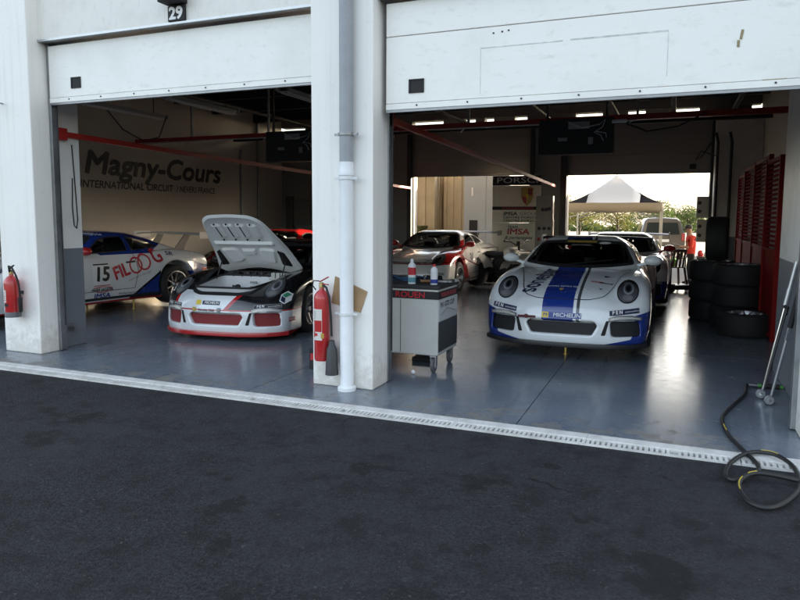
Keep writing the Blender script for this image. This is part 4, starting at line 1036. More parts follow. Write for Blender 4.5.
decal('lettering', 'peinture design', 'L', (1.72,.50), .06, M_DEC_GY, b15, 0, .1, 1.2, rot=rt)
decal('lettering', 'mobil security', 'L', (1.0,.33), .075, M_DEC_K, b15, .002, .1, .9); seam([(.84,.355),(1.0,.372),(1.18,.35),(1.20,.31),(1.04,.28),(.90,.285)], 'L', b15, .012, 'sticker', M_DEC_R, .005)
decal('lettering', 'IMSA', 'L', (1.0,.225), .105, M_DEC_B, b15, .004, .1, 1.35); decal('lettering', 'Performance', 'L', (1.48,.232), .06, M_DEC_GY, b15, .001, .1, 1.1)
decal('lettering', 'SR', 'L', (2.34,.84), .09, M_DEC_N, b15, .003, .1, 1.6, rot=R(-8)); decal('lettering', '911 GT3 Cup', 'L', (1.16,1.19), .04, M_DEC_W, b15, .001, .1, 1.2)

# white car with red flashes in the middle of the garage
P_C = paint_mat('paint_white_red_flash', (.78,.77,.74), [
    (RD, [(1,0,0,-.52),(0,1,.55,.02),(0,-1,-1.1,1.10)], True), (RD, [(1,0,0,-.60),(0,-.18,1,-.70),(0,.18,-1,.86),(0,-1,0,1.6)], True),
    (BK, [(0,0,1,-.60),(0,0,-1,.615),(0,-1,0,-.4)], False), (RD, [(0,0,1,-.575),(0,0,-1,.595),(0,-1,0,-.4)], False),
    (RD, [(1,0,0,-.7),(0,.20,1,-.72),(0,-.20,-1,.745),(0,1,0,-.4)], True)])
cc, cb, up = build_car('white race car with red flashes, seen behind the tool trolley', P_C, (-2.55,8.0,0), R(-1), .07, mirror=mat('mirror_red', (.38,.015,.015), .3, coat=.6), wing=mat('wing_grey', (.36,.35,.34), .35), drop=.05)
decal('race_number', '31', 'L', (1.0,.62), .30, M_DEC_K, cb, .01, .1, .9); decal('lettering', 'racing team', 'L', (1.55,.60), .12, M_DEC_K, cb, .002, .1, 1.1)
decal('lettering', 'GT3 CUP', 'T', (0,-.45), .12, M_DEC_GY, cb, .003, .1, 1.5); seam([(-.50,-.70),(-.30,-.62),(.3,-.62),(.50,-.70)], 'T', cb, .018, 'pinstripe', M_DEC_K)

# red and black car in the far left corner
P_E = paint_mat('paint_red_black', BK, [(RD, [(1,0,0,-.47),(0,-1,0,.62),(0,0,1,-.40)], True), (RD, [(1,0,0,-.36),(0,0,1,-.93),(0,-1,0,2.0)], True), (RD, [(0,0,1,-1.15),(0,-1,0,1.25)], False)])
ce, eb_, up = build_car('red and black race car half hidden behind the raised bonnet', P_E, (-5.85,6.5,0), R(0), .08, mirror=mat('mirror_black', (.012,.012,.014), .3), drop=.05)
# white and blue car behind the striped one
P_G = paint_mat('paint_white_blue_rear', WHT, [(BLU, [(0,0,-1,.42)], False), (BLU, [(1,0,0,.2),(-1,0,0,.2)], False)])
cg, gb_, up = build_car('white and blue race car parked right behind the striped car', P_G, (1.53,7.75,0), R(0), .08, mirror=mat('mirror_red', (.38,.015,.015), .3, coat=.6), wing=mat('wing_navy', (.014,.020,.06), .35), drop=.05)
# ---------------------------------------------------------------- things on and around the facade
M_PIPEG = mat('pipe_grey_pvc', (.30,.32,.34), .5, var=.08); M_PIPEW = mat('pipe_white_paint', (.72,.74,.75), .45, var=.06)
dp = empty('downpipe', (-.228,-.075,0), 0, 'rain downpipe on the middle pillar, grey above and white below', 'pipe')
MB().cyl((0,0,2.07),(0,0,9),.062,20).build('upper_pipe', M_PIPEG, dp, smooth=50)
MB().lathe([(.0,.0),(.086,.0),(.086,.03),(.066,.045),(.063,.05),(.063,1.96),(.072,1.97),(.072,2.0),(.066,2.01),(.066,2.09),(.0,2.09)], seg=24).build('lower_pipe', M_PIPEW, dp, smooth=40)
for z, m in ((2.335,M_STEEL),(1.945,M_PIPEW),(.715,M_PIPEW)):
    MB().lathe([(.063,z-.012),(.072,z-.012),(.072,z+.012),(.063,z+.012)], seg=20).b2((-.115,-.012,z-.010),(-.07,.012,z+.010)).b2((.07,-.012,z-.010),(.115,.012,z+.010)).b2((-.02,.06,z-.01),(.02,.076,z+.01)).build('pipe_bracket', m, dp, smooth=40)
# number sign with lamp
sg = empty('number_sign', (-2.215,.10,3.635), 0, 'black plate with white number 29 under a small lamp', 'sign')
MB().b2((-.105,-.03,-.075),(.105,0,.075)).build('plate', M_BLACK, sg, bevel=.004)
lettering('lettering', '29', (0,-.031,-.005), (1,0,0), (0,0,1), .165, M_DEC_W, sg, .002, 0, 1.05, heavy=.005)
MB().b2((-.125,-.16,.085),(.125,0,.20)).build('lamp_box', M_BLACK, sg, bevel=.01)
hk = MB().tube([(-4.60,-.055,2.86),(-4.60,-.16,2.86),(-4.58,-.17,2.82)],.008,6).lathe([(0,-.02),(.02,-.02),(.02,.0),(0,.0)],c=(-4.58,-.17,2.80),seg=8).build('wall_hook', M_STEEL, smooth=50); tag(hk, 'small metal hook high on the left pillar', 'hook')
# fire extinguishers
M_EXT = mat('extinguisher_red', (.42,.020,.022), .3, coat=.5, var=.05); M_EXTL = mat('label_white', (.62,.60,.56), .5)
def extinguisher(loc, r, h, label, co2=False):
    e = empty('fire_extinguisher', loc, 0, label, 'extinguisher')
    MB().lathe([(0,0),(r*.9,0),(r,.02),(r,h-r*1.1),(r*.93,h-r*.65),(r*.6,h-r*.2),(.025,h),(.022,h+.03),(0,h+.03)], seg=28).build('cylinder', M_EXT, e, smooth=50)
    if not co2: MB().lathe([(r*.7,-.004),(r+.003,-.004),(r+.003,.055),(r+.0005,.058)], seg=28).build('base_band', mat('band_grey', (.10,.10,.105), .6), e, smooth=40)
    v = MB().lathe([(0,h+.02),(.024,h+.02),(.024,h+.055),(.015,h+.07),(0,h+.07)], seg=14).build('valve', mat('valve_brass', (.32,.24,.10), .35, .8), e, smooth=40)
    MB().bar((-.02,0,h+.075),(.085,-.03,h+.125),.02,.008).bar((-.02,0,h+.060),(.085,-.03,h+.055),.02,.008).build('lever', M_RED if co2 else M_DARKM, v)
    # curved paper label on the shell
    def wrap(a0, a1, z0, z1, m, nm, rr=.0012):
        n = 9; b = MB(); b.sheet([[((r+rr)*math.sin(a0+(a1-a0)*i/n), -(r+rr)*math.cos(a0+(a1-a0)*i/n), z) for z in (z0, z1)] for i in range(n+1)]); return b.build(nm, m, e, smooth=80)
    random.seed(int(h*1000))
    if co2:
        wrap(-1.0,.5,h*.30,h*.74,M_EXTL,'label_sheet'); wrap(-.75,.45,h*.42,h*.58,M_EXT,'label_print',.002); wrap(-.9,-.5,h*.34,h*.42,M_EXT,'label_print',.002); wrap(-.55,-.1,h*.36,h*.40,M_DEC_R,'label_print',.002)
        for k in range(5): wrap(-.9,-.35+.1*random.random(),h*(.60+.025*k),h*(.608+.025*k),M_DEC_GY,'label_print',.002)
        wrap(.35,.75,h*.33,h*.40,M_DEC_GO,'label_print',.0022)
    else:
        wrap(-.95,.05,h*.36,h*.66,M_EXTL,'label_sheet')
        for k in range(5): wrap(-.85,-.05-.3*random.random(),h*(.40+.048*k),h*(.42+.048*k),M_DEC_R,'label_print',.002)
        wrap(-.6,.35,h*.26,h*.33,M_DEC_K,'label_print',.0022)
    if co2:
        MB().tube([(.03,-.02,h+.045),(.075,-.05,h+.03),(.105,-.05,h-.06),(.118,-.045,h-.25),(.122,-.04,h-.42)],.011,8).tube([(-.02,-.015,h+.085),(-.075,-.02,h+.085),(-.085,-.02,h+.04),(-.05,-.02,h-.0)],.006,6).build('hose', M_BLACK, e, smooth=60)
        MB().lathe([(.018,.30),(.024,.30),(.030,.26),(.048,.22),(.062,-.02),(.056,-.02),(.04,.2)], c=(.118,-.03,-.10), seg=18).build('horn', mat('horn_black', (.035,.037,.04), .5), e, smooth=50)
    else:
        MB().tube([(.0,-.02,h+.045),(.03,-.05,h+.115),(.09,-.06,h+.105),(.145,-.05,h+.0),(.155,-.03,h-.12),(.150,-.02,h-.26)],.011,8).build('hose', M_BLACK, e, smooth=60)
        MB().lathe([(.013,.0),(.024,.0),(.02,-.16),(.012,-.17)], c=(.150,-.02,h-.24), seg=12).build('nozzle', M_BLACK, e, smooth=40)
    MB().b2((-r*.7,r*.7,h*.55),(r*.7,r+.02,h*.62)).build('wall_bracket', M_DARKM, e)
extinguisher((-4.47,-.155,.44), .082, .47, 'red powder extinguisher hung on the left pillar')
extinguisher((-.475,-.095,.265), .073, .66, 'red CO2 extinguisher with black horn on the middle pillar', True)
cb_ = MB(); cp = [(-.38,1.05),(-.05,.92),(-.12,.72),(-.42,.80)]
cb_.prism(cp, .006, Matrix(((1,0,0,0),(0,0,-1,-.004),(0,1,0,0),(0,0,0,1))))
tag(cb_.build('cardboard_sheet', mat('cardboard', (.36,.24,.13), .85, var=.12, vs=9)), 'brown cardboard sheet wedged behind the downpipe', 'cardboard')
bx = empty('battery_box', (-.86,.62,0), 0, 'small black box on the floor left of the middle pillar', 'box')
MB().b2((-.12,-.09,0),(.12,.09,.22)).build('case', M_BLACK, bx, bevel=.01); MB().b2((-.10,-.03,.222),(.10,.03,.24)).build('carry_handle', M_DARKM, bx); MB().b2((-.1,-.092,.10),(.1,-.090,.17)).build('label_strip', M_DEC_R, bx)
# ---------------------------------------------------------------- tool trolley
tr_ = empty('tool_trolley', (-.14,1.18,0), 0, 'grey workshop trolley on castors with a black band reading ROUEN', 'trolley')
M_TRG = wear_mat('trolley_grey', (.50,.50,.47), (.30,.29,.26), .4, 4, .45); M_TRD = mat('trolley_dark', (.05,.055,.06), .5, var=.15)
x0, x1, y0, y1 = -.52, .475, -.31, .33
MB().b2((x0,y0,.18),(x1,y1,.865)).build('cabinet', M_TRG, tr_, bevel=.012)
MB().b2((x0-.01,y0-.012,.868),(x1+.012,y1+.01,.905)).build('worktop', mat('worktop_black', (.018,.018,.019), .6, var=.3), tr_, bevel=.008)
bd = MB().b2((x0,y0-.005,.765),(x1+.003,y0-.001,.845)).b2((x1+.001,y0,.765),(x1+.005,y1,.845)).build('name_band', M_BLACK, tr_)
lettering('lettering', 'PORSCHE ROUEN', (-.055,y0-.0055,.803), (1,0,0), (0,0,1), .085, M_DEC_R, bd, 0, 0, 1.15, heavy=.002)
lettering('lettering', 'PORSCHE ROUEN', (x1+.0055,.01,.803), (0,1,0), (0,0,1), .062, M_DEC_R, bd, .002, 0, 1.0)
sp_ = MB().b2((x1+.001,y0+.01,.22),(x1+.006,y1-.01,.53)).build('side_panel', M_TRD, tr_); MB().b2((x1+.001,y0+.01,.54),(x1+.005,y1-.01,.755)).build('side_poster', mat('poster_white', (.55,.56,.56), .5), tr_)
lettering('lettering', '911 GT3 CUP', (x1+.0055,-.03,.70), (0,1,0), (0,0,1), .075, M_DEC_K, sp_, .002, .1, 1.05)
MB().tube([(x1+.008,y0+.06,.60),(x1+.008,y0+.16,.625),(x1+.008,y0+.28,.655),(x1+.008,y0+.40,.63),(x1+.008,y0+.55,.60)],.004,5).build('poster_drawing', M_DEC_GY, sp_)
for i, z in enumerate((.32,.46,.60,.70)): pass
MB().b2((.06,y0-.0025,.20),(.064,y0-.0005,.75)).build('panel_gap', M_GAP, tr_)
for x, y in ((x0+.08,y0+.07),(x1-.06,y0+.05),(x0+.08,y1-.07),(x1-.06,y1-.06)):
    c = MB().lathe([(.0,-.019),(.062,-.019),(.076,-.013),(.076,.013),(.062,.019),(0,.019)], c=(x+.0,y-.0,.077), axis='X', seg=20).build('castor', mat('castor_grey', (.11,.11,.115), .6), tr_, smooth=40)
    MB().lathe([(0,-.021),(.036,-.021),(.036,.021),(0,.021)], c=(x,y,.077), axis='X', seg=14).build('hub', M_ALU, c, smooth=40)
    MB().b2((x-.030,y-.022,.055),(x-.022,y+.022,.165)).b2((x+.022,y-.022,.055),(x+.030,y+.022,.165)).b2((x-.035,y-.03,.162),(x+.035,y+.03,.18)).build('fork', M_ALU, c)
def bottle(loc, r, h, cols, label, cap):
    e = empty('bottle', loc, 0, label, 'bottle')
    MB().lathe([(0,0),(r,0),(r,h*.72),(r*.8,h*.80),(r*.38,h*.86),(r*.35,h*.9),(0,h*.9)], seg=20).build('body', cols[0], e, smooth=50)
    MB().lathe([(r+.001,h*.06),(r+.001,h*.26)], seg=20).build('lower_label', cols[1], e, smooth=80); MB().lathe([(r+.001,h*.36),(r+.001,h*.66)], seg=20).build('upper_label', cols[2], e, smooth=80)
    MB().lathe([(0,h*.88),(r*.42,h*.88),(r*.36,h),(0,h)], seg=14).build('cap', cap, e, smooth=40)
M_TEAL = mat('label_teal', (.10,.28,.34), .4); M_BW = mat('bottle_white', (.66,.67,.68), .35)
bottle((-.005,1.00,.906), .041, .26, (M_BW, M_TEAL, M_DEC_R), 'white spray bottle with red and teal label on the trolley', mat('cap_white', (.7,.7,.7), .4))
bottle((.235,1.02,.906), .038, .21, (M_BW, M_DEC_B, M_BW), 'aerosol can with a red cap standing on the trolley', M_DEC_R)
o = MB(); o.sheet([[(-.42+.09*i+.02*math.sin(j*2.1), 1.22+.05*j, .93+.035*math.sin(i*1.7+j*1.3)*math.cos(j*.9)) for j in range(6)] for i in range(6)]); o.sheet([[(-.42+.09*i, 1.22+.05*j, .907) for j in range(6)] for i in range(6)])
tag(o.build('rag', mat('cloth_blue', (.03,.08,.16), .9), smooth=80), 'crumpled blue rag on the trolley top', 'rag')
tl = empty('hand_tool', (.16,1.16,.906), .3, 'wrench with a wooden handle lying on the trolley', 'tool')
MB().cyl((-.12,0,.018),(.06,0,.018),.016,10).build('handle', mat('wood', (.28,.14,.06), .6), tl, smooth=50); MB().b2((.06,-.012,.008),(.18,.012,.028)).lathe([(.012,0),(.03,0),(.03,.02),(.012,.02)],c=(.19,0,.008),seg=12).build('head', M_STEEL, tl)
tl = empty('hand_tool', (.30,1.30,.906), 1.0, 'dark ratchet lying at the back of the trolley', 'tool')
MB().cyl((-.1,0,.016),(.08,0,.016),.014,8).build('handle', M_DARKM, tl, smooth=50); MB().lathe([(0,0),(.026,0),(.026,.03),(0,.03)],c=(.1,0,.002),seg=12).build('head', M_STEEL, tl)
o = MB().lathe([(0,0),(.012,.001),(.021,.010),(.023,.022),(.019,.036),(.008,.044),(0,.045)], c=(.11,.76,0), seg=16).build('rubber_ball', mat('cap_white', (.7,.7,.7), .4), smooth=60); tag(o, 'small round white ball lying on the garage floor', 'ball')
o = MB().b2((-.13,1.33,.001),(.1,1.55,.05)).build('floor_mat', M_BLACK, bevel=.01); tag(o, 'flat dark pad on the floor under the trolley', 'pad')
# ---------------------------------------------------------------- lances and hose at the right
def lance(p, q, label, kind):
    r = empty('air_lance', p, 0, label, 'lance'); a = Vector((0,0,0)); b_ = Vector(q)-Vector(p); d = b_.normalized()
    if kind == 0:
        MB().cyl(a, b_*.68, .011, 10).build('shaft', M_CHR, r, smooth=50); MB().cyl(b_*.67, b_*.80, .024, 12).cyl(b_*.79, b_, .021, 12).build('handle', M_ALU, r, smooth=40)
        MB().cyl(b_*.665+Vector((0,-.04,0)), b_*.665+Vector((0,.04,0)), .018, 10).cyl(b_*.60+Vector((.02,0,0)),b_*.665+Vector((.02,0,0)),.016,8).build('valve', M_DARKM, r, smooth=40)
        MB().cyl(Vector((.018,-.01,.05)), b_*.62+Vector((.018,-.01,0)), .010, 8).build('hose_line', M_DARKM, r, smooth=40)
    else:
        MB().cyl(a, b_*.60, .013, 10).build('shaft', M_ALU, r, smooth=50); MB().cyl(b_*.50, b_*.60, .017, 10).build('collar', M_CHR, r, smooth=50); MB().cyl(b_*.60, b_, .022, 12).build('grip', M_BLACK, r, smooth=50)
    w = MB().lathe([(.012,-.014),(.036,-.014),(.042,-.008),(.042,.008),(.036,.014),(.012,.014)], c=(-.01,-.022,.0), axis='Y', seg=20).build('roller', M_STEEL, r, smooth=40); MB().lathe([(0,-.02),(.014,-.02),(.014,.02),(0,.02)], c=(-.01,-.022,0), axis='Y', seg=12).build('hub', M_CHR, w)
lance((3.31,1.13,.048), (3.525,1.16,1.235), 'metal lance with silver handle leaning on the right wall pier', 0)
lance((3.355,.93,.046), (3.53,.83,1.12), 'metal lance with black grip, nearest to the picture edge', 1)
def crspline(P, k=8):
    P = [Vector(p) for p in P]; out = []
    for i in range(len(P)-1):
        a = P[max(0,i-1)]; b_ = P[i]; c = P[i+1]; d = P[min(len(P)-1,i+2)]
        for j in range(k):
            t = j/k; out.append(.5*((2*b_)+(c-a)*t+(2*a-5*b_+4*c-d)*t*t+(3*b_-a-3*c+d)*t**3))
    out.append(P[-1]); return out
hp = [(3.30,1.52,.03),(3.22,1.48,.03),(3.18,1.16,.02),(3.05,.72,.017),(2.945,.28,.017),(2.955,-.14,.017),(3.02,-.48,.022),(3.09,-.80,.020),(3.04,-.97,.016),(2.94,-1.10,.014),(2.885,-1.03,.014),(2.94,-.78,.022),(3.06,-.575,.030),(3.20,-.55,.034),(3.29,-.74,.030),(3.285,-1.06,.020),(3.18,-1.33,.014),(3.07,-1.47,.014),(2.98,-1.42,.014),(2.945,-1.23,.018),(2.98,-1.09,.034),(3.08,-.99,.040),(3.30,-1.0,.028),(3.6,-1.1,.016),(4.2,-1.3,.014)]
hs = empty('air_hose', (3.1,-.6,0), 0, 'black air hose coiled across the drain onto the asphalt', 'hose')
sp_pts = crspline([Vector(p)-Vector((3.1,-.6,0)) for p in hp])
MB().tube(sp_pts, .0145, 10).build('hose_tube', mat('hose_black', (.014,.014,.015), .5), hs, smooth=60)
b = MB(); 
for a0, a1 in ((100,107),(150,160),(36,40),(163,168)): b.tube([p+Vector((0,0,.0135)) for p in sp_pts[a0:a1]], .0042, 5)
b.build('yellow_stripe', mat('hose_yellow', (.42,.32,.04), .6), hs, smooth=60)
M_GRN = mat('coupling_green', (.06,.22,.05), .4)
q0 = Vector((3.30,1.52,.03))-Vector((3.1,-.6,0))
MB().cyl(q0+Vector((-.09,-.02,.0)), q0+Vector((.02,0,0)), .015, 10).build('coupling', M_CHR, hs, smooth=40); MB().cyl(q0+Vector((.02,0,0)), q0+Vector((.05,0,0)), .02, 10).cyl(q0+Vector((.20,.0,0)), q0+Vector((.23,0,0)), .02, 10).build('collar', M_GRN, hs, smooth=40); MB().cyl(q0+Vector((.05,0,0)), q0+Vector((.20,0,0)), .024, 10).build('regulator', M_BLACK, hs, smooth=40)
# ---------------------------------------------------------------- tyres
TYM, TRM = WHR
M_TYD = M_RUB
def tyre(loc, label, axis='Z', ry=0):
    o = mesh_obj('spare_tyre', TYM, None); tag(o, label, 'tyre', 'spare wheels by the red panels'); o.location = loc
    o.rotation_euler = (0, R(-90), ry) if axis == 'Z' else (0,0,ry)
    mesh_obj('rim', TRM, None, o); return o
tyre((3.47,4.78,.157), 'single wheel lying flat at the front of the tyre stacks')
for k in range(3): tyre((3.40+.012*k,5.52-.01*k,.157+.313*k), ('bottom','middle','top')[k]+' wheel of the three-high stack beside the red panels', ry=.3*k)
for k in range(3): tyre((3.13-.01*k,6.25+.012*k,.157+.313*k), ('lowest','middle','uppermost')[k]+' lying wheel of the stack that carries an upright tyre', ry=.5*k)
tyre((3.16,6.25,.945+.345), 'upright tyre balanced on top of the rear wheel stack', 'X', R(-5))
# ---------------------------------------------------------------- red mesh panels along the right wall
M_RMESH = mat('red_mesh_wire', (.17,.006,.005), .9, spec=.05); M_RED2 = mat('panel_red', (.19,.007,.006), .7, spec=.15)
def cage(yc, w, x, rz, h, label):
    r = empty('mesh_panel', (x, yc, 0), rz, label, 'mesh panel', 'red mesh panels on the right wall')
    for s in (-1,1): MB().b2((-.03,s*w/2-.03,0),(.03,s*w/2+.03,h)).build('post', M_RED2, r, bevel=.004)
    for z in (.06,1.18,h-.03): MB().b2((-.02,-w/2+.03,z-.025),(.02,w/2-.03,z+.025)).build('rail', M_RED2, r, bevel=.003)
    MB().b2((-.006,-w/2+.03,.085),(.006,w/2-.03,1.155)).build('lower_sheet', M_RED2, r)
    b = MB(); z = 1.23
    while z < h-.07: b.b2((-.008,-w/2+.03,z),(.008,w/2-.03,z+.034)); z += .062
    q = b.build('slats', M_RMESH, r); tag(q, kind='stuff')
cage(4.80,1.00,3.74,R(2.5),2.42,'red slatted panel nearest the white wall pier'); cage(6.15,1.55,3.74,R(1.2),2.52,'second red slatted panel from the white wall pier')
cage(7.85,1.55,3.75,R(2.2),2.53,'third red slatted panel from the white wall pier'); cage(9.50,1.50,3.76,R(1.2),2.48,'red slatted panel farthest from the front, next to the rear wall')
# fittings on the rear wall
def cabinet(x0, x1, z0, z1, y, label, dots):
    r = empty('socket_cabinet', ((x0+x1)/2, y, z0), 0, label, 'cabinet'); w, h = x1-x0, z1-z0
    MB().b2((-w/2,-.16,0),(w/2,0,h)).build('case', mat('socket_cabinet_grey', (.30,.28,.24), .5, var=.08), r, bevel=.008)
    for cx, cz, m in dots: MB().lathe([(0,-.17),(.035,-.17),(.045,-.16),(0,-.16)], c=(cx*w,0,cz*h), axis='Y', seg=12).build('socket', m, r, smooth=40)
cabinet(-.70,-.28,1.56,2.14,11.46,'upper grey socket cabinet stacked before the rear pillar', [(-.1,.42,M_DARKM),(.1,.42,M_DARKM),(.28,.45,M_DARKM)])
cabinet(-.71,-.27,.0,1.555,11.46,'lower grey socket cabinet standing on the floor by the rear pillar', [(-.28,.86,M_DARKM),(0,.86,M_DARKM),(.28,.86,M_DARKM),(-.28,.69,M_RED),(.2,.69,M_RED),(-.28,.58,M_RED)])
cabinet(2.98,3.30,1.62,2.12,11.99,'upper box mounted beside the right paddock opening', [(-.3,.3,M_DARKM),(-.3,.7,M_DARKM)]); cabinet(3.0,3.32,1.05,1.58,11.99,'lower box mounted beside the right paddock opening', [(-.3,.3,M_DARKM),(-.3,.7,M_DARKM)])
rp = MB().b2((3.30,11.25,0),(4.24,11.99,4.0)).build('inner_pier', M_DADO, bevel=.008); tag(rp, 'pale pier in the rear right corner of the garage', 'wall pier')
for x, lab in ((3.34,'left'),(3.62,'right')):
    o = MB().tube([(x,11.2,.1),(x,11.2,3.3),(x-.05,11.1,3.5)],.03,8).build('wall_conduit', M_DARKM, smooth=50); tag(o, 'dark vertical pipe on the rear corner pier, %s one' % lab, 'pipe')
# ---------------------------------------------------------------- exhibition panel
ep = empty('display_panel', (-1.26,11.55,0), 0, 'tall cream display panel with crest and black header reading PORSCHE', 'display panel')
M_CREAM = mat('panel_cream', (.86,.80,.66), .55, var=.04)
w = .62
MB().b2((-w,0,.05),(w,.05,1.468)).build('lower_panel', M_CREAM, ep, bevel=.004); MB().b2((-w,0,1.474),(w,.05,2.42)).build('upper_panel', M_CREAM, ep, bevel=.004); MB().b2((-w,-.01,2.425),(w,.06,2.665)).build('header', M_BLACK, ep, bevel=.004); MB().b2((-w,-.004,1.80),(w,-.001,1.885)).build('band', M_BLACK, ep)
for s in (-1,1): MB().b2((s*(w-.05)-.03,-.15,0),(s*(w-.05)+.03,.2,.05)).build('foot', M_DARKM, ep)
def pt(txt, x, z, size, m, bold=0, shear=0, sx=1.0, y=-.001, al='CENTER', sp=1.0): lettering('lettering', txt, (x-(0 if txt == 'PORSCHE' else .03), y, z), (1,0,0), (0,0,1), size, m, ep, 0, shear, sx, al, .003, sp, bold*.8, (w-.015-x) if al == 'LEFT' else None)
pt('PORSCHE', -.52, 2.545, .20, M_DEC_W, .001, 0, 1.62, -.011, 'LEFT'); pt('CONCESSIONNAIRES', .08, 1.842, .085, M_DEC_R, .002, 0, 1.0, -.005)
pt('IMSA', -.30, 1.70, .125, M_DEC_K, .006, .1, 1.35, al='LEFT'); pt('GROUPE', .12, 1.70, .115, M_DEC_GY, .001, .2, 1.2, al='LEFT')
pt('CENTRE PORSCHE', -.30, 1.605, .078, M_DEC_K, .002, 0, 1.5, al='LEFT'); pt('CENTRE PORSCHE', -.30, 1.525, .078, M_DEC_K, .002, 0, 1.5, al='LEFT')
pt('TEAM', -.18, 1.355, .105, M_DEC_K, .002, 0, 1.0, al='LEFT'); pt('IMSA', -.20, 1.24, .20, M_DEC_R, .010, .1, 1.35, al='LEFT'); pt('& partenaires', .10, 1.09, .12, M_DEC_K, .002, .4, 1.1)
cr = [(-.5,.45),(-.25,.5),(0,.47),(.25,.5),(.5,.45),(.48,-.05),(.3,-.34),(0,-.55),(-.3,-.34),(-.48,-.05)]
Mc = Matrix(((1,0,0,.28),(0,0,-1,-.001),(0,1,0,2.15),(0,0,0,1)))
cs = MB().prism([(a*.32, b*.46) for a, b in cr], .004, Mc).build('crest', M_DEC_GO, ep)
Mc2 = Matrix(((1,0,0,.28),(0,0,-1,-.0055),(0,1,0,2.15),(0,0,0,1)))
for q, m in (([(.02,.02),(.13,.02),(.13,.19),(.02,.20)],M_DEC_R),([(-.02,-.02),(-.14,-.02),(-.09,-.14),(-.02,-.20)],M_DEC_R),([(-.04,.05),(.04,.05),(.035,-.04),(0,-.07),(-.035,-.04)],M_DEC_Y)): MB().prism(q, .002, Mc2).build('crest_field', m, cs)
for k in range(2):
    MB().prism([(.02,.06+.07*k),(.13,.06+.07*k),(.13,.085+.07*k),(.02,.085+.07*k)], .0015, Matrix(((1,0,0,.28),(0,0,-1,-.008),(0,1,0,2.15),(0,0,0,1)))).build('crest_field', M_DEC_K, cs)
# ---------------------------------------------------------------- quad bike
qb = empty('quad_bike', (-1.0,9.75,0), R(-28), 'white quad bike with dark seat in front of the display panel', 'quad bike')
M_QW = mat('quad_white', (.62,.60,.56), .3, coat=.5)
for sx in (.62,-.62):
    for sy in (-.42,.42):
        o = MB().lathe([(.14,-.11),(.25,-.12),(.285,-.09),(.295,-.03),(.295,.03),(.285,.09),(.25,.12),(.14,.11)], axis='Y', seg=24).build('wheel', M_RUB, qb, smooth=45); o.location = (sx,sy,.295)
        MB().lathe([(0,-.09),(.10,-.10),(.145,-.11),(.145,.11),(.10,.10),(0,.09)], axis='Y', seg=18).build('rim', M_RIM, o, smooth=40)
MB().b2((-.70,-.16,.32),(.70,.16,.50)).bar((-.62,-.4,.30),(-.62,.4,.30),.06,.06).bar((.62,-.4,.32),(.62,.4,.32),.06,.06).b2((-.30,-.2,.36),(.25,.2,.66)).build('chassis', M_DARKM, qb, bevel=.02)
def qfender(xc, s):
    b = MB(); b.sheet([[(xc+.40*math.cos(a), s*.42+w_, .34+.40*math.sin(a)+.03*(1-abs(w_)*6)) for w_ in (-.16,-.08,0,.08,.15)] for a in [R(15+15*k) for k in range(11)]]); return b.build('fender', M_QW, qb, smooth=50)
for xc in (.62,-.62):
    for s in (-1,1): qfender(xc, s)
MB().lathe([(0,-.20),(.10,-.19),(.13,-.1),(.13,.1),(.10,.19),(0,.20)], c=(.0,0,0), axis='Y', seg=14).build('fuel_tank', M_QW, qb, smooth=60).location = (.10,0,.80)
b = MB(); P = [(-.72,.80,.13),(-.5,.82,.16),(-.25,.80,.16),(-.02,.82,.13)]
b.sheet([[(x, w_*ww, z-(.06 if abs(w_) == 1 else 0)-(.08 if abs(w_) > 1 else 0)) for w_ in (-1.15,-1,-.5,0,.5,1,1.15)] for x, z, ww in P]); b.b2((-.70,-.13,.66),(-.03,.13,.76)); b.build('seat', M_BLACK, qb, smooth=50)
b = MB(); b.sheet([[(x, w_*ww, z) for w_ in (-1,-.5,0,.5,1)] for x, z, ww in ((.20,.90,.10),(.42,.84,.20),(.66,.76,.24),(.86,.60,.20),(.92,.46,.16))]); b.build('front_cowl', M_QW, qb, smooth=50)
MB().tube([(.22,-.40,1.08),(.25,-.25,1.07),(.30,-.1,.98),(.30,.1,.98),(.25,.25,1.07),(.22,.40,1.08)],.016,8).cyl((.30,0,.80),(.30,0,.98),.03,8).box((.34,0,1.02),(.10,.16,.10)).cyl((.22,-.42,1.08),(.23,-.30,1.075),.025,8).cyl((.22,.42,1.08),(.23,.30,1.075),.025,8).build('handlebar', M_BLACK, qb, smooth=40)
MB().b2((.55,-.3,.86),(.95,.3,.875)).b2((-.95,-.32,.88),(-.62,.32,.895)).build('rack', M_DARKM, qb); MB().b2((-.98,-.16,.70),(-.94,.16,.78)).build('tail_light', mat('lamp_orange', (.55,.10,.02), .3), qb)
# ---------------------------------------------------------------- trolley jack at the back
jk = empty('trolley_jack', (2.72,10.35,0), R(20), 'low dark trolley jack on the floor behind the cars', 'jack')
MB().prism([(-.30,.05),(.36,.05),(.40,.10),(.10,.16),(-.28,.13)], .20, Matrix(((1,0,0,0),(0,0,1,-.10),(0,1,0,0),(0,0,0,1)))).build('frame', M_DARKM, jk, bevel=.008)
for x in (-.24,.30): MB().cyl((x,-.13,.05),(x,.13,.05),.05,14).build('wheel', M_DARKM, jk, smooth=40)
MB().cyl((.30,0,.12),(.62,0,.62),.016,8).build('handle', M_DARKM, jk, smooth=40); MB().lathe([(0,.14),(.05,.14),(.06,.17),(0,.17)],c=(-.2,0,0),seg=12).build('saddle', M_STEEL, jk)
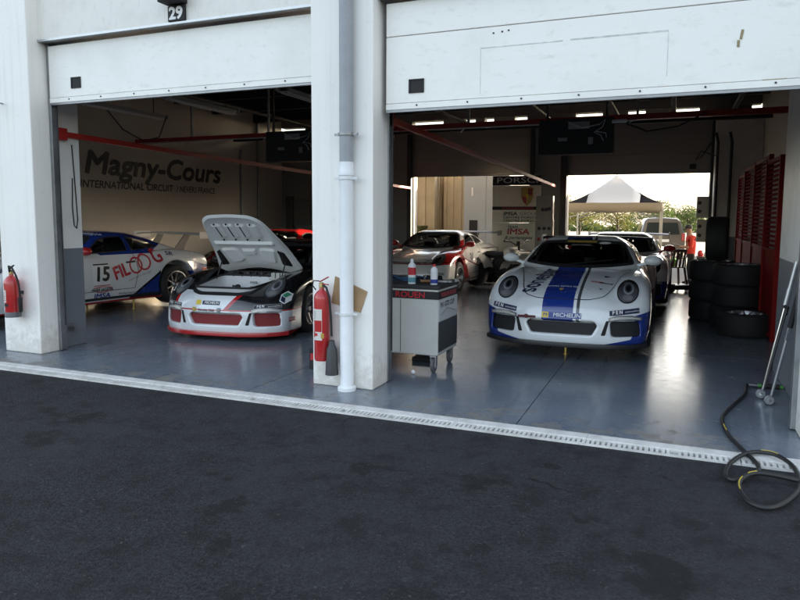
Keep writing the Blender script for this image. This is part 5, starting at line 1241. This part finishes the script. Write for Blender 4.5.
# ---------------------------------------------------------------- paddock behind the garage
GZ = -.10
tn = empty('canopy_tent', (.80,16.4,GZ), 0, 'pop-up canopy tent with white and dark roof in the paddock', 'tent')
M_TW = mat('tent_white', (.70,.70,.68), .8); M_TD = mat('tent_dark', (.015,.014,.016), .9, spec=.1); M_TB = mat('tent_sunlit_beige', (.46,.40,.30), .8)  # valance beige has sunlight coming through the cloth painted in
hw, ze, zp = 1.36, 2.16, 3.05
def roofz(u): return ze+(zp-ze)*(1-u)**1.45
def side(ang, m0, m1):
    rt_ = Matrix.Rotation(ang, 3, 'Z')
    for lo, hi, m, nm in ((-.55,.55,m0,'roof_panel'),(-1,-.55,m1,'roof_corner'),(.55,1,m1,'roof_corner')):
        b = MB(); n = 10; rows = []
        for i in range(n+1):
            u = .0+i/n; row = []
            for j in range(7):
                t = lo+(hi-lo)*j/6; x = max(-1, min(1, t))*hw; x = max(-u*hw, min(u*hw, x)); row.append(rt_ @ Vector((x, -u*hw, roofz(u)-.05*(1-abs(x)/(u*hw+1e-6))*u*.6)))
            rows.append(row)
        b.sheet(rows); o = b.build(nm, m, tn, smooth=60)
        sl = o.modifiers.new('cloth', 'SOLIDIFY'); sl.thickness = .003
    b = MB(); rows = []
    for j in range(15):
        t = -1+2*j/14; rows.append([rt_ @ Vector((t*hw, -hw-.004+.015*math.sin(j*1.9)*k, ze-.01-.26*k-.02*math.sin(j*.9)*k)) for k in (0,.5,1)])
    b.sheet(rows); o = b.build('valance', M_TB, tn, smooth=60); sl = o.modifiers.new('cloth', 'SOLIDIFY'); sl.thickness = .003
for k in range(4): side(k*math.pi/2, M_TW, M_TD)
for sx in (-1,1):
    for sy in (-1,1):
        MB().b2((sx*(hw-.03)-.022,sy*(hw-.03)-.022,0),(sx*(hw-.03)+.022,sy*(hw-.03)+.022,ze)).b2((sx*(hw-.03)-.06,sy*(hw-.03)-.06,0),(sx*(hw-.03)+.06,sy*(hw-.03)+.06,.012)).build('leg', mat('tent_leg_white', (.62,.60,.54), .5), tn)
for sy in (-1,1): MB().bar((-hw+.05,sy*(hw-.03),ze-.45),(0,sy*(hw-.03),ze-.1),.02,.03).bar((0,sy*(hw-.03),ze-.1),(hw-.05,sy*(hw-.03),ze-.45),.02,.03).build('brace', M_ALU, tn)
# parked people carrier, seen from behind
vn = empty('parked_van', (2.05,24.2,GZ), R(6), 'grey people carrier parked in the paddock, seen from behind', 'van')
M_VAN = mat('van_grey', (.055,.052,.05), .3, .4, coat=.6)
sec = [(-.90,.28),(-.91,.60),(-.89,.92),(-.80,1.25),(-.70,1.60),(-.58,1.71),(0,1.75),(.58,1.71),(.70,1.60),(.80,1.25),(.89,.92),(.91,.60),(.90,.28)]
b = MB(); rows = []
for y, k, zc in ((-.06,.94,.97),(.0,.985,.995),(.12,1,1),(1.0,1,1.0),(2.6,1,.99),(3.1,.99,.80),(3.9,.97,.62),(4.25,.90,.56)):
    rows.append([(x*k, y+(.16*max(0, z-.9) if y < .2 else 0), .28+(z-.28)*(zc if z > .95 else min(1, zc+.25))) for x, z in sec])
b.sheet(rows); b.add(rows[0], [tuple(range(len(sec)))]); b.add(rows[-1], [tuple(range(len(sec)))]); vb = b.build('body', M_VAN, vn, smooth=35)
MB().add([(-.66,-.020,1.06),(.66,-.020,1.06),(.58,.055,1.54),(-.58,.055,1.54)],[(0,1,2,3)]).build('rear_window', mat('dark_glass', (.02,.025,.025), .08), vn).location = (0,-.05,0)
for s in (-1,1):
    MB().b2((s*.80-.07,-.09,.78),(s*.80+.07,.03,1.10)).build('tail_light', mat('tail_red', (.30,.02,.02), .25), vn, bevel=.02)
    for y in (.85,3.4):
        o = MB().lathe([(.0,-.10),(.20,-.11),(.31,-.10),(.325,-.06),(.325,.06),(.31,.10),(.20,.11),(0,.10)], axis='X', seg=24).build('wheel', M_RUB, vn, smooth=40); o.location = (s*.80,y,.325)
    b = MB(); b.add([(s*.885,.35,1.02),(s*.885,2.75,1.02),(s*.775,2.45,1.48),(s*.775,.45,1.48)],[(0,1,2,3)]); o = b.build('side_window', mat('dark_glass', (.02,.025,.025), .08), vn); o.location = (s*.012,0,0)
MB().b2((-.86,-.14,.34),(.86,.05,.58)).build('bumper', M_VAN, vn, bevel=.04); MB().b2((-.26,-.115,.74),(.26,-.075,.85)).build('number_plate', M_DEC_W, vn); MB().bar((-.1,-.06,1.08),(.30,-.045,1.14),.02,.02).build('wiper', M_BLACK, vn)
# mechanic looking down at a tablet
def person(loc, rz, label):
    r = empty('person', loc, rz, label, 'person')
    J = {}; E_ = []; rad = {}
    def v(n, p, ra, par=None):
        J[n] = len(J); rad[n] = (p, ra)
        if par: E_.append((J[par], J[n]))
    v('pel',(0,0,.86),(.15,.115)); v('sp',(0,0,1.02),(.145,.11),'pel'); v('ch',(-.01,0,1.22),(.165,.12),'sp'); v('ub',(-.025,0,1.34),(.11,.085),'ch'); v('nk',(-.045,0,1.42),(.052,.055),'ub')
    v('h0',(-.065,0,1.50),(.070,.078),'nk'); v('h1',(-.085,0,1.575),(.080,.092),'h0'); v('h2',(-.085,0,1.635),(.06,.07),'h1')
    for s, n in ((1,'l'),(-1,'r')):
        v('hp'+n,(0,s*.09,.80),(.095,.095),'pel'); v('kn'+n,(-.02,s*.11,.46),(.060,.062),'hp'+n); v('ca'+n,(.01,s*.115,.30),(.056,.058),'kn'+n); v('an'+n,(.02,s*.12,.09),(.040,.040),'ca'+n); v('ft'+n,(-.10,s*.125,.045),(.042,.035),'an'+n); v('to'+n,(-.17,s*.13,.035),(.035,.025),'ft'+n)
        v('sh'+n,(-.02,s*.19,1.32),(.065,.065),'ub'); v('el'+n,(-.05,s*.25,1.05),(.046,.046),'sh'+n); v('wr'+n,(-.26,s*.15,1.06),(.030,.030),'el'+n); v('pm'+n,(-.33,s*.11,1.07),(.036,.022),'wr'+n)
        for k, (dx, dy, dz) in enumerate(((-.07,-.02,.0),(-.078,.0,.005),(-.072,.02,.003),(-.06,.036,-.002))):
            v('f%d'%k+n,(-.33+dx*.6,s*(.11+dy*.8),1.07+dz),(.010,.010),'pm'+n); v('g%d'%k+n,(-.33+dx*1.15,s*(.10+dy),1.085+dz),(.008,.008),'f%d'%k+n)
        v('th'+n,(-.335,s*.07,1.09),(.011,.011),'pm'+n); v('ti'+n,(-.365,s*.06,1.105),(.009,.009),'th'+n)
    me = bpy.data.meshes.new('body'); me.from_pydata([rad[k][0] for k in J], E_, []); me.update()
    o = bpy.data.objects.new('body', me); link(o, r)
    o.modifiers.new('skin', 'SKIN'); 
    for k, i in J.items(): me.skin_vertices[0].data[i].radius = rad[k][1]
    me.skin_vertices[0].data[0].use_root = True
    o.modifiers.new('sub', 'SUBSURF').levels = 2
    dg = bpy.context.evaluated_depsgraph_get(); dg.update(); m2 = bpy.data.meshes.new_from_object(o.evaluated_get(dg)); m2.name = 'body'
    o.modifiers.clear(); o.data = m2; m2.materials.clear()
    for m in (mat('shirt_red', (.55,.035,.02), .8), mat('trousers_dark', (.014,.015,.018), .85), mat('skin', (.36,.20,.14), .55), M_BLACK): m2.materials.append(m)
    for p in m2.polygons:
        c = p.center; ay = abs(c.y); k = 0
        if c.z < .88: k = 1
        if c.z < .085: k = 3
        if c.z > 1.39 and ay < .12: k = 2
        if c.x < -.11 and c.z > .95 and c.z < 1.2: k = 2
        p.material_index = k
    m2.shade_smooth()
    hc = (-.085,0,1.585)
    MB().lathe([(.104,-.005),(.105,.03),(.092,.075),(.055,.105),(0,.115)], c=hc, seg=18).build('cap', M_BLACK, r, smooth=60); b = MB(); b.sheet([[(hc[0]-.09-.11*t*math.cos(a), .10*math.sin(a)*(1-.25*t), hc[2]+.01-.045*t) for t in (0,.5,1)] for a in [R(-70+20*k) for k in range(8)]]); b.build('cap_peak', M_BLACK, r, smooth=60)
    MB().lathe([(0,0),(.018,.004),(.016,.02),(0,.028)], c=(hc[0]-.098,0,hc[2]-.075), axis='X', seg=8).build('nose', mat('skin', (.36,.20,.14), .55), r, smooth=60)
    for s in (-1,1): MB().lathe([(0,-.012),(.022,-.008),(.026,0),(.018,.01),(0,.012)], c=(hc[0]+.01,s*.092,hc[2]-.045), axis='Y', seg=10).build('ear', mat('skin', (.36,.20,.14), .55), r, smooth=60); MB().lathe([(0,-.006),(.009,0),(0,.006)], c=(hc[0]-.083,s*.034,hc[2]-.028), axis='X', seg=8).build('eye', M_BLACK, r)
    return r
pp = person((2.93,13.35,GZ), R(12), 'person in a red shirt and black cap looking down at a tablet')
pp.scale = (.915,.915,.915)
tb = MB().box((2.59,13.285,.93),(.20,.24,.012),M=Matrix.Rotation(.35,3,'Y')).build('tablet', M_BLACK, bevel=.004); tag(tb, 'dark tablet held by the person in red', 'tablet')
# folding table, chair and bits by the opening
ft = empty('folding_table', (3.62,13.1,GZ), 0, 'folding table with dark cloth just outside the right opening', 'table')
MB().b2((-.55,-.33,.72),(.55,.33,.75)).build('table_top', mat('cloth_dark', (.02,.02,.022), .9), ft, bevel=.006); MB().b2((-.555,-.336,.45),(.555,-.332,.75)).build('cloth_front', mat('cloth_dark', (.02,.02,.022), .9), ft)
for sx in (-1,1):
    for sy in (-1,1): MB().cyl((sx*.5,sy*.28,0),(sx*.48,sy*.28,.72),.015,8).build('leg', M_DARKM, ft)
for (x, y, r_, h_, m, nm, lab) in ((2.52,12.0,.10,.20,mat('ball_green', (.10,.45,.08), .4),'helmet_bag','round green bag lying on the dark plastic chair'),(3.15,12.95,.07,.16,M_DEC_R,'tin','red tin on the folding table'),(3.27,12.90,.05,.12,M_BW,'cup','white cup on the folding table')):
    o = MB().lathe([(0,0),(r_*.8,0),(r_,h_*.3),(r_,h_*.65),(r_*.6,h_*.95),(0,h_)], c=(x,y,.448 if 'bag' in nm else GZ+.752), seg=16).build(nm, m, smooth=60); tag(o, lab, nm.split('_')[0])
ch = empty('plastic_chair', (2.52,12.0,0), R(200), 'dark plastic garden chair at the paddock opening', 'chair'); M_CH = mat('chair_plastic', (.05,.03,.022), .5)
MB().b2((-.22,-.22,.42),(.22,.22,.445)).build('seat', M_CH, ch, bevel=.012)
for sx in (-1,1):
    for sy in (-1,1): MB().bar((sx*.25,sy*.26,0),(sx*.20,sy*.20,.42),.045,.03).build('leg', M_CH, ch)
    MB().tube([(sx*.235,-.18,.44),(sx*.25,-.16,.64),(sx*.25,.16,.66),(sx*.22,.20,.44)],.018,8).build('armrest', M_CH, ch, smooth=50)
for k in range(5): MB().bar((-.16+.08*k,.20,.44),(-.17+.085*k,.30,.84),.045,.015).build('back_slat', M_CH, ch)
MB().bar((-.21,.30,.84),(.21,.30,.84),.02,.07).build('back_rail', M_CH, ch, bevel=.008)
# containers and a box van outside the left rear opening
def container(x0, x1, y0, y1, h, col, label, nm='storage_container'):
    r = empty(nm, ((x0+x1)/2, y0, GZ), 0, label, nm.split('_')[-1]); w = x1-x0; d_ = y1-y0; m = mat('cont_'+label[:14].replace(' ', '_'), col, .6, var=.12, vs=2)
    MB().b2((-w/2,0,.05),(w/2,d_,h)).build('shell', m, r)
    for k in range(int(w/.28)): x = -w/2+.14+.28*k; MB().b2((x,-.035,.12),(x+.13,-.0,h-.1)).build('rib', m, r, bevel=.008)
    for k in range(int(d_/.28)): y = .14+.28*k; MB().b2((w/2,y,.12),(w/2+.035,y+.13,h-.1)).build('rib', m, r, bevel=.008)
    for s in (-1,1): MB().b2((s*(w/2+.012)-.05,-.05,0),(s*(w/2+.012)+.05,.06,h+.02)).build('corner_post', m, r)
    return r
container(-8.2,-4.86,15.4,17.4,3.3,(.50,.40,.26),'tan storage container seen through the left rear opening')
container(-4.62,-3.72,16.0,18.4,3.3,(.56,.45,.30),'narrow tan cabin between the container and the grey van')
bn = MB().b2((-5.9,14.6,GZ),(-5.0,15.2,1.25)).b2((-5.93,14.57,1.25),(-4.97,15.23,1.33)).build('waste_bin', mat('bin_olive', (.08,.085,.02), .6), bevel=.02); tag(bn, 'olive bin standing before the tan container', 'bin')
bv = empty('box_van', (-2.86,14.6,GZ), 0, 'blue grey box van parked close to the left rear opening', 'van'); M_BV = mat('box_van_paint', (.34,.37,.42), .4, coat=.3)
MB().b2((-.72,0,.45),(.72,4.4,3.2)).build('cargo_box', M_BV, bv, bevel=.04); MB().b2((-.70,-.02,.50),(-.01,-.002,3.1)).b2((.01,-.02,.50),(.70,-.002,3.1)).build('rear_door', M_BV, bv, bevel=.008)
MB().b2((-.52,-.04,.35),(-.26,-.022,1.62)).build('black_panel', M_BLACK, bv); MB().b2((-.46,-.05,2.36),(-.41,-.022,2.62)).build('door_label', M_DEC_W, bv); MB().b2((-.72,-.08,.33),(.72,.1,.48)).build('bumper', M_BLACK, bv, bevel=.02)
for s in (-1,1):
    for y in (.9,3.5): MB().lathe([(.0,-.10),(.20,-.11),(.34,-.10),(.36,-.05),(.36,.05),(.34,.10),(.20,.11),(0,.10)], c=(s*.62,y,.36), axis='X', seg=20).build('wheel', M_RUB, bv, smooth=40)
# trees and far hedge
def leaf_mat(name, a, b_):
    m, nt, p = new_mat(name); n = noise(nt, 2.2, 3); c = mixc(nt, n, a, b_); nt.links.new(c, p.inputs['Base Color']); p.inputs['Roughness'].default_value = .6
    p.inputs['Transmission Weight'].default_value = 0
    out = nt.nodes['Material Output']; tr = N(nt, 'ShaderNodeBsdfTranslucent'); nt.links.new(c, tr.inputs[0]); mx = N(nt, 'ShaderNodeMixShader'); mx.inputs[0].default_value = .4
    nt.links.new(p.outputs[0], mx.inputs[1]); nt.links.new(tr.outputs[0], mx.inputs[2]); nt.links.new(mx.outputs[0], out.inputs[0]); return m
M_LEAF = [leaf_mat('leaf_olive', (.09,.10,.015), (.16,.15,.03)), leaf_mat('leaf_green', (.04,.075,.012), (.09,.12,.025))]
M_BARK = mat('bark', (.06,.045,.03), .9, var=.3)
def tree(loc, h, rw_, seed, label, lm):
    rnd = random.Random(seed); r = empty('leafy_tree', loc, 0, label, 'tree', 'trees beyond the tent')
    b = MB(); b.tube([(0,0,0),(.05,0,h*.25),(-.05,.05,h*.5),(.0,0,h*.8)], [h*.035,h*.028,h*.02,h*.008], 8); cl = []
    for k in range(10):
        a = rnd.uniform(0, 6.28); z0 = h*rnd.uniform(.2,.6); L = rw_*rnd.uniform(.5,.9); e = Vector((math.cos(a)*L, math.sin(a)*L, z0+h*rnd.uniform(.1,.3))); b.tube([(0,0,z0), e*.5+Vector((0,0,z0*.5+.05)), e], [h*.014,h*.01,h*.004], 6); cl.append((e, rw_*rnd.uniform(.25,.45)))
    for k in range(9): a = rnd.uniform(0,6.28); q = rnd.uniform(0,.55); cl.append((Vector((math.cos(a)*rw_*q, math.sin(a)*rw_*q, h*rnd.uniform(.45,.95))), rw_*rnd.uniform(.25,.4)))
    b.build('trunk', M_BARK, r, smooth=60); b = MB()
    for c, rr in cl:
        for k in range(110):
            d_ = Vector((rnd.gauss(0,1), rnd.gauss(0,1), rnd.gauss(0,.8))); d_ = d_.normalized()*rr*rnd.uniform(.35,1.05)**.6; p = c+d_; s = rnd.uniform(.06,.13)
            u = Vector((rnd.gauss(0,1),rnd.gauss(0,1),rnd.gauss(0,1))).normalized(); w_ = u.orthogonal().normalized(); b.add([p-u*s, p+w_*s*.5, p+u*s, p-w_*s*.5], [(0,1,2,3)])
    me = bpy.data.meshes.new('crown'); me.from_pydata(b.v, [], b.f); me.update(); mesh_obj('crown', me, lm, r); return r
for i, (x, y, h, w_, k, lab) in enumerate(((-2.6,62,3.3,2.4,0,'olive tree at the left leg of the canopy tent'),(-6.4,64,3.5,2.6,0,'pale tree half hidden by the rear pillar'),(.6,60,3.2,2.3,1,'green tree under the middle of the canopy'),(3.6,61,3.1,2.3,1,'green tree beside the parked people carrier'),(-9.6,66,4,2.6,1,'tree behind the tan cabin'))):
    tree((x,y,GZ), h, w_, 11+i, lab, M_LEAF[k])
random.seed(3); b = MB()
for k in range(9000):
    x = random.uniform(-60,90); y = 85+random.uniform(-2,2); z = random.uniform(0,1)**1.3*(1.6+.9*math.sin(x*.35)+.5*math.sin(x*1.3)); p = Vector((x,y,z)); u = Vector((random.gauss(0,1),random.gauss(0,1),random.gauss(0,1))).normalized(); w_ = u.orthogonal(); s = random.uniform(.2,.45); b.add([p-u*s,p+w_*s*.6,p+u*s,p-w_*s*.6],[(0,1,2,3)])
me = bpy.data.meshes.new('far_hedge'); me.from_pydata(b.v, [], b.f); me.update(); o = mesh_obj('far_hedge', me, M_LEAF[1]); tag(o, 'distant hedge line beyond the paddock', 'hedge', kind='stuff')

# unseen trailer, added to block low sun from the left rear opening
lt = empty('sun_block_trailer', (5.9,17.6,GZ), 0, 'unseen white trailer added to block sun from the left rear opening', 'trailer')
MB().b2((-1.25,0,1.05),(1.25,13.0,4.0)).build('cargo_body', mat('trailer_white', (.62,.62,.60), .4), lt, bevel=.05); MB().b2((-1.0,.2,.75),(1.0,12.8,1.0)).build('chassis', M_DARKM, lt)
for s in (-1,1):
    for y in (2.0,3.3,4.6): MB().lathe([(.0,-.14),(.28,-.15),(.46,-.14),(.50,-.08),(.50,.08),(.46,.14),(.28,.15),(0,.14)], c=(s*1.05,y,.50), axis='X', seg=24).build('wheel', M_RUB, lt, smooth=40)
MB().cyl((-.8,10.6,0),(-.8,10.6,.8),.06,10).cyl((.8,10.6,0),(.8,10.6,.8),.06,10).build('landing_leg', M_DARKM, lt)
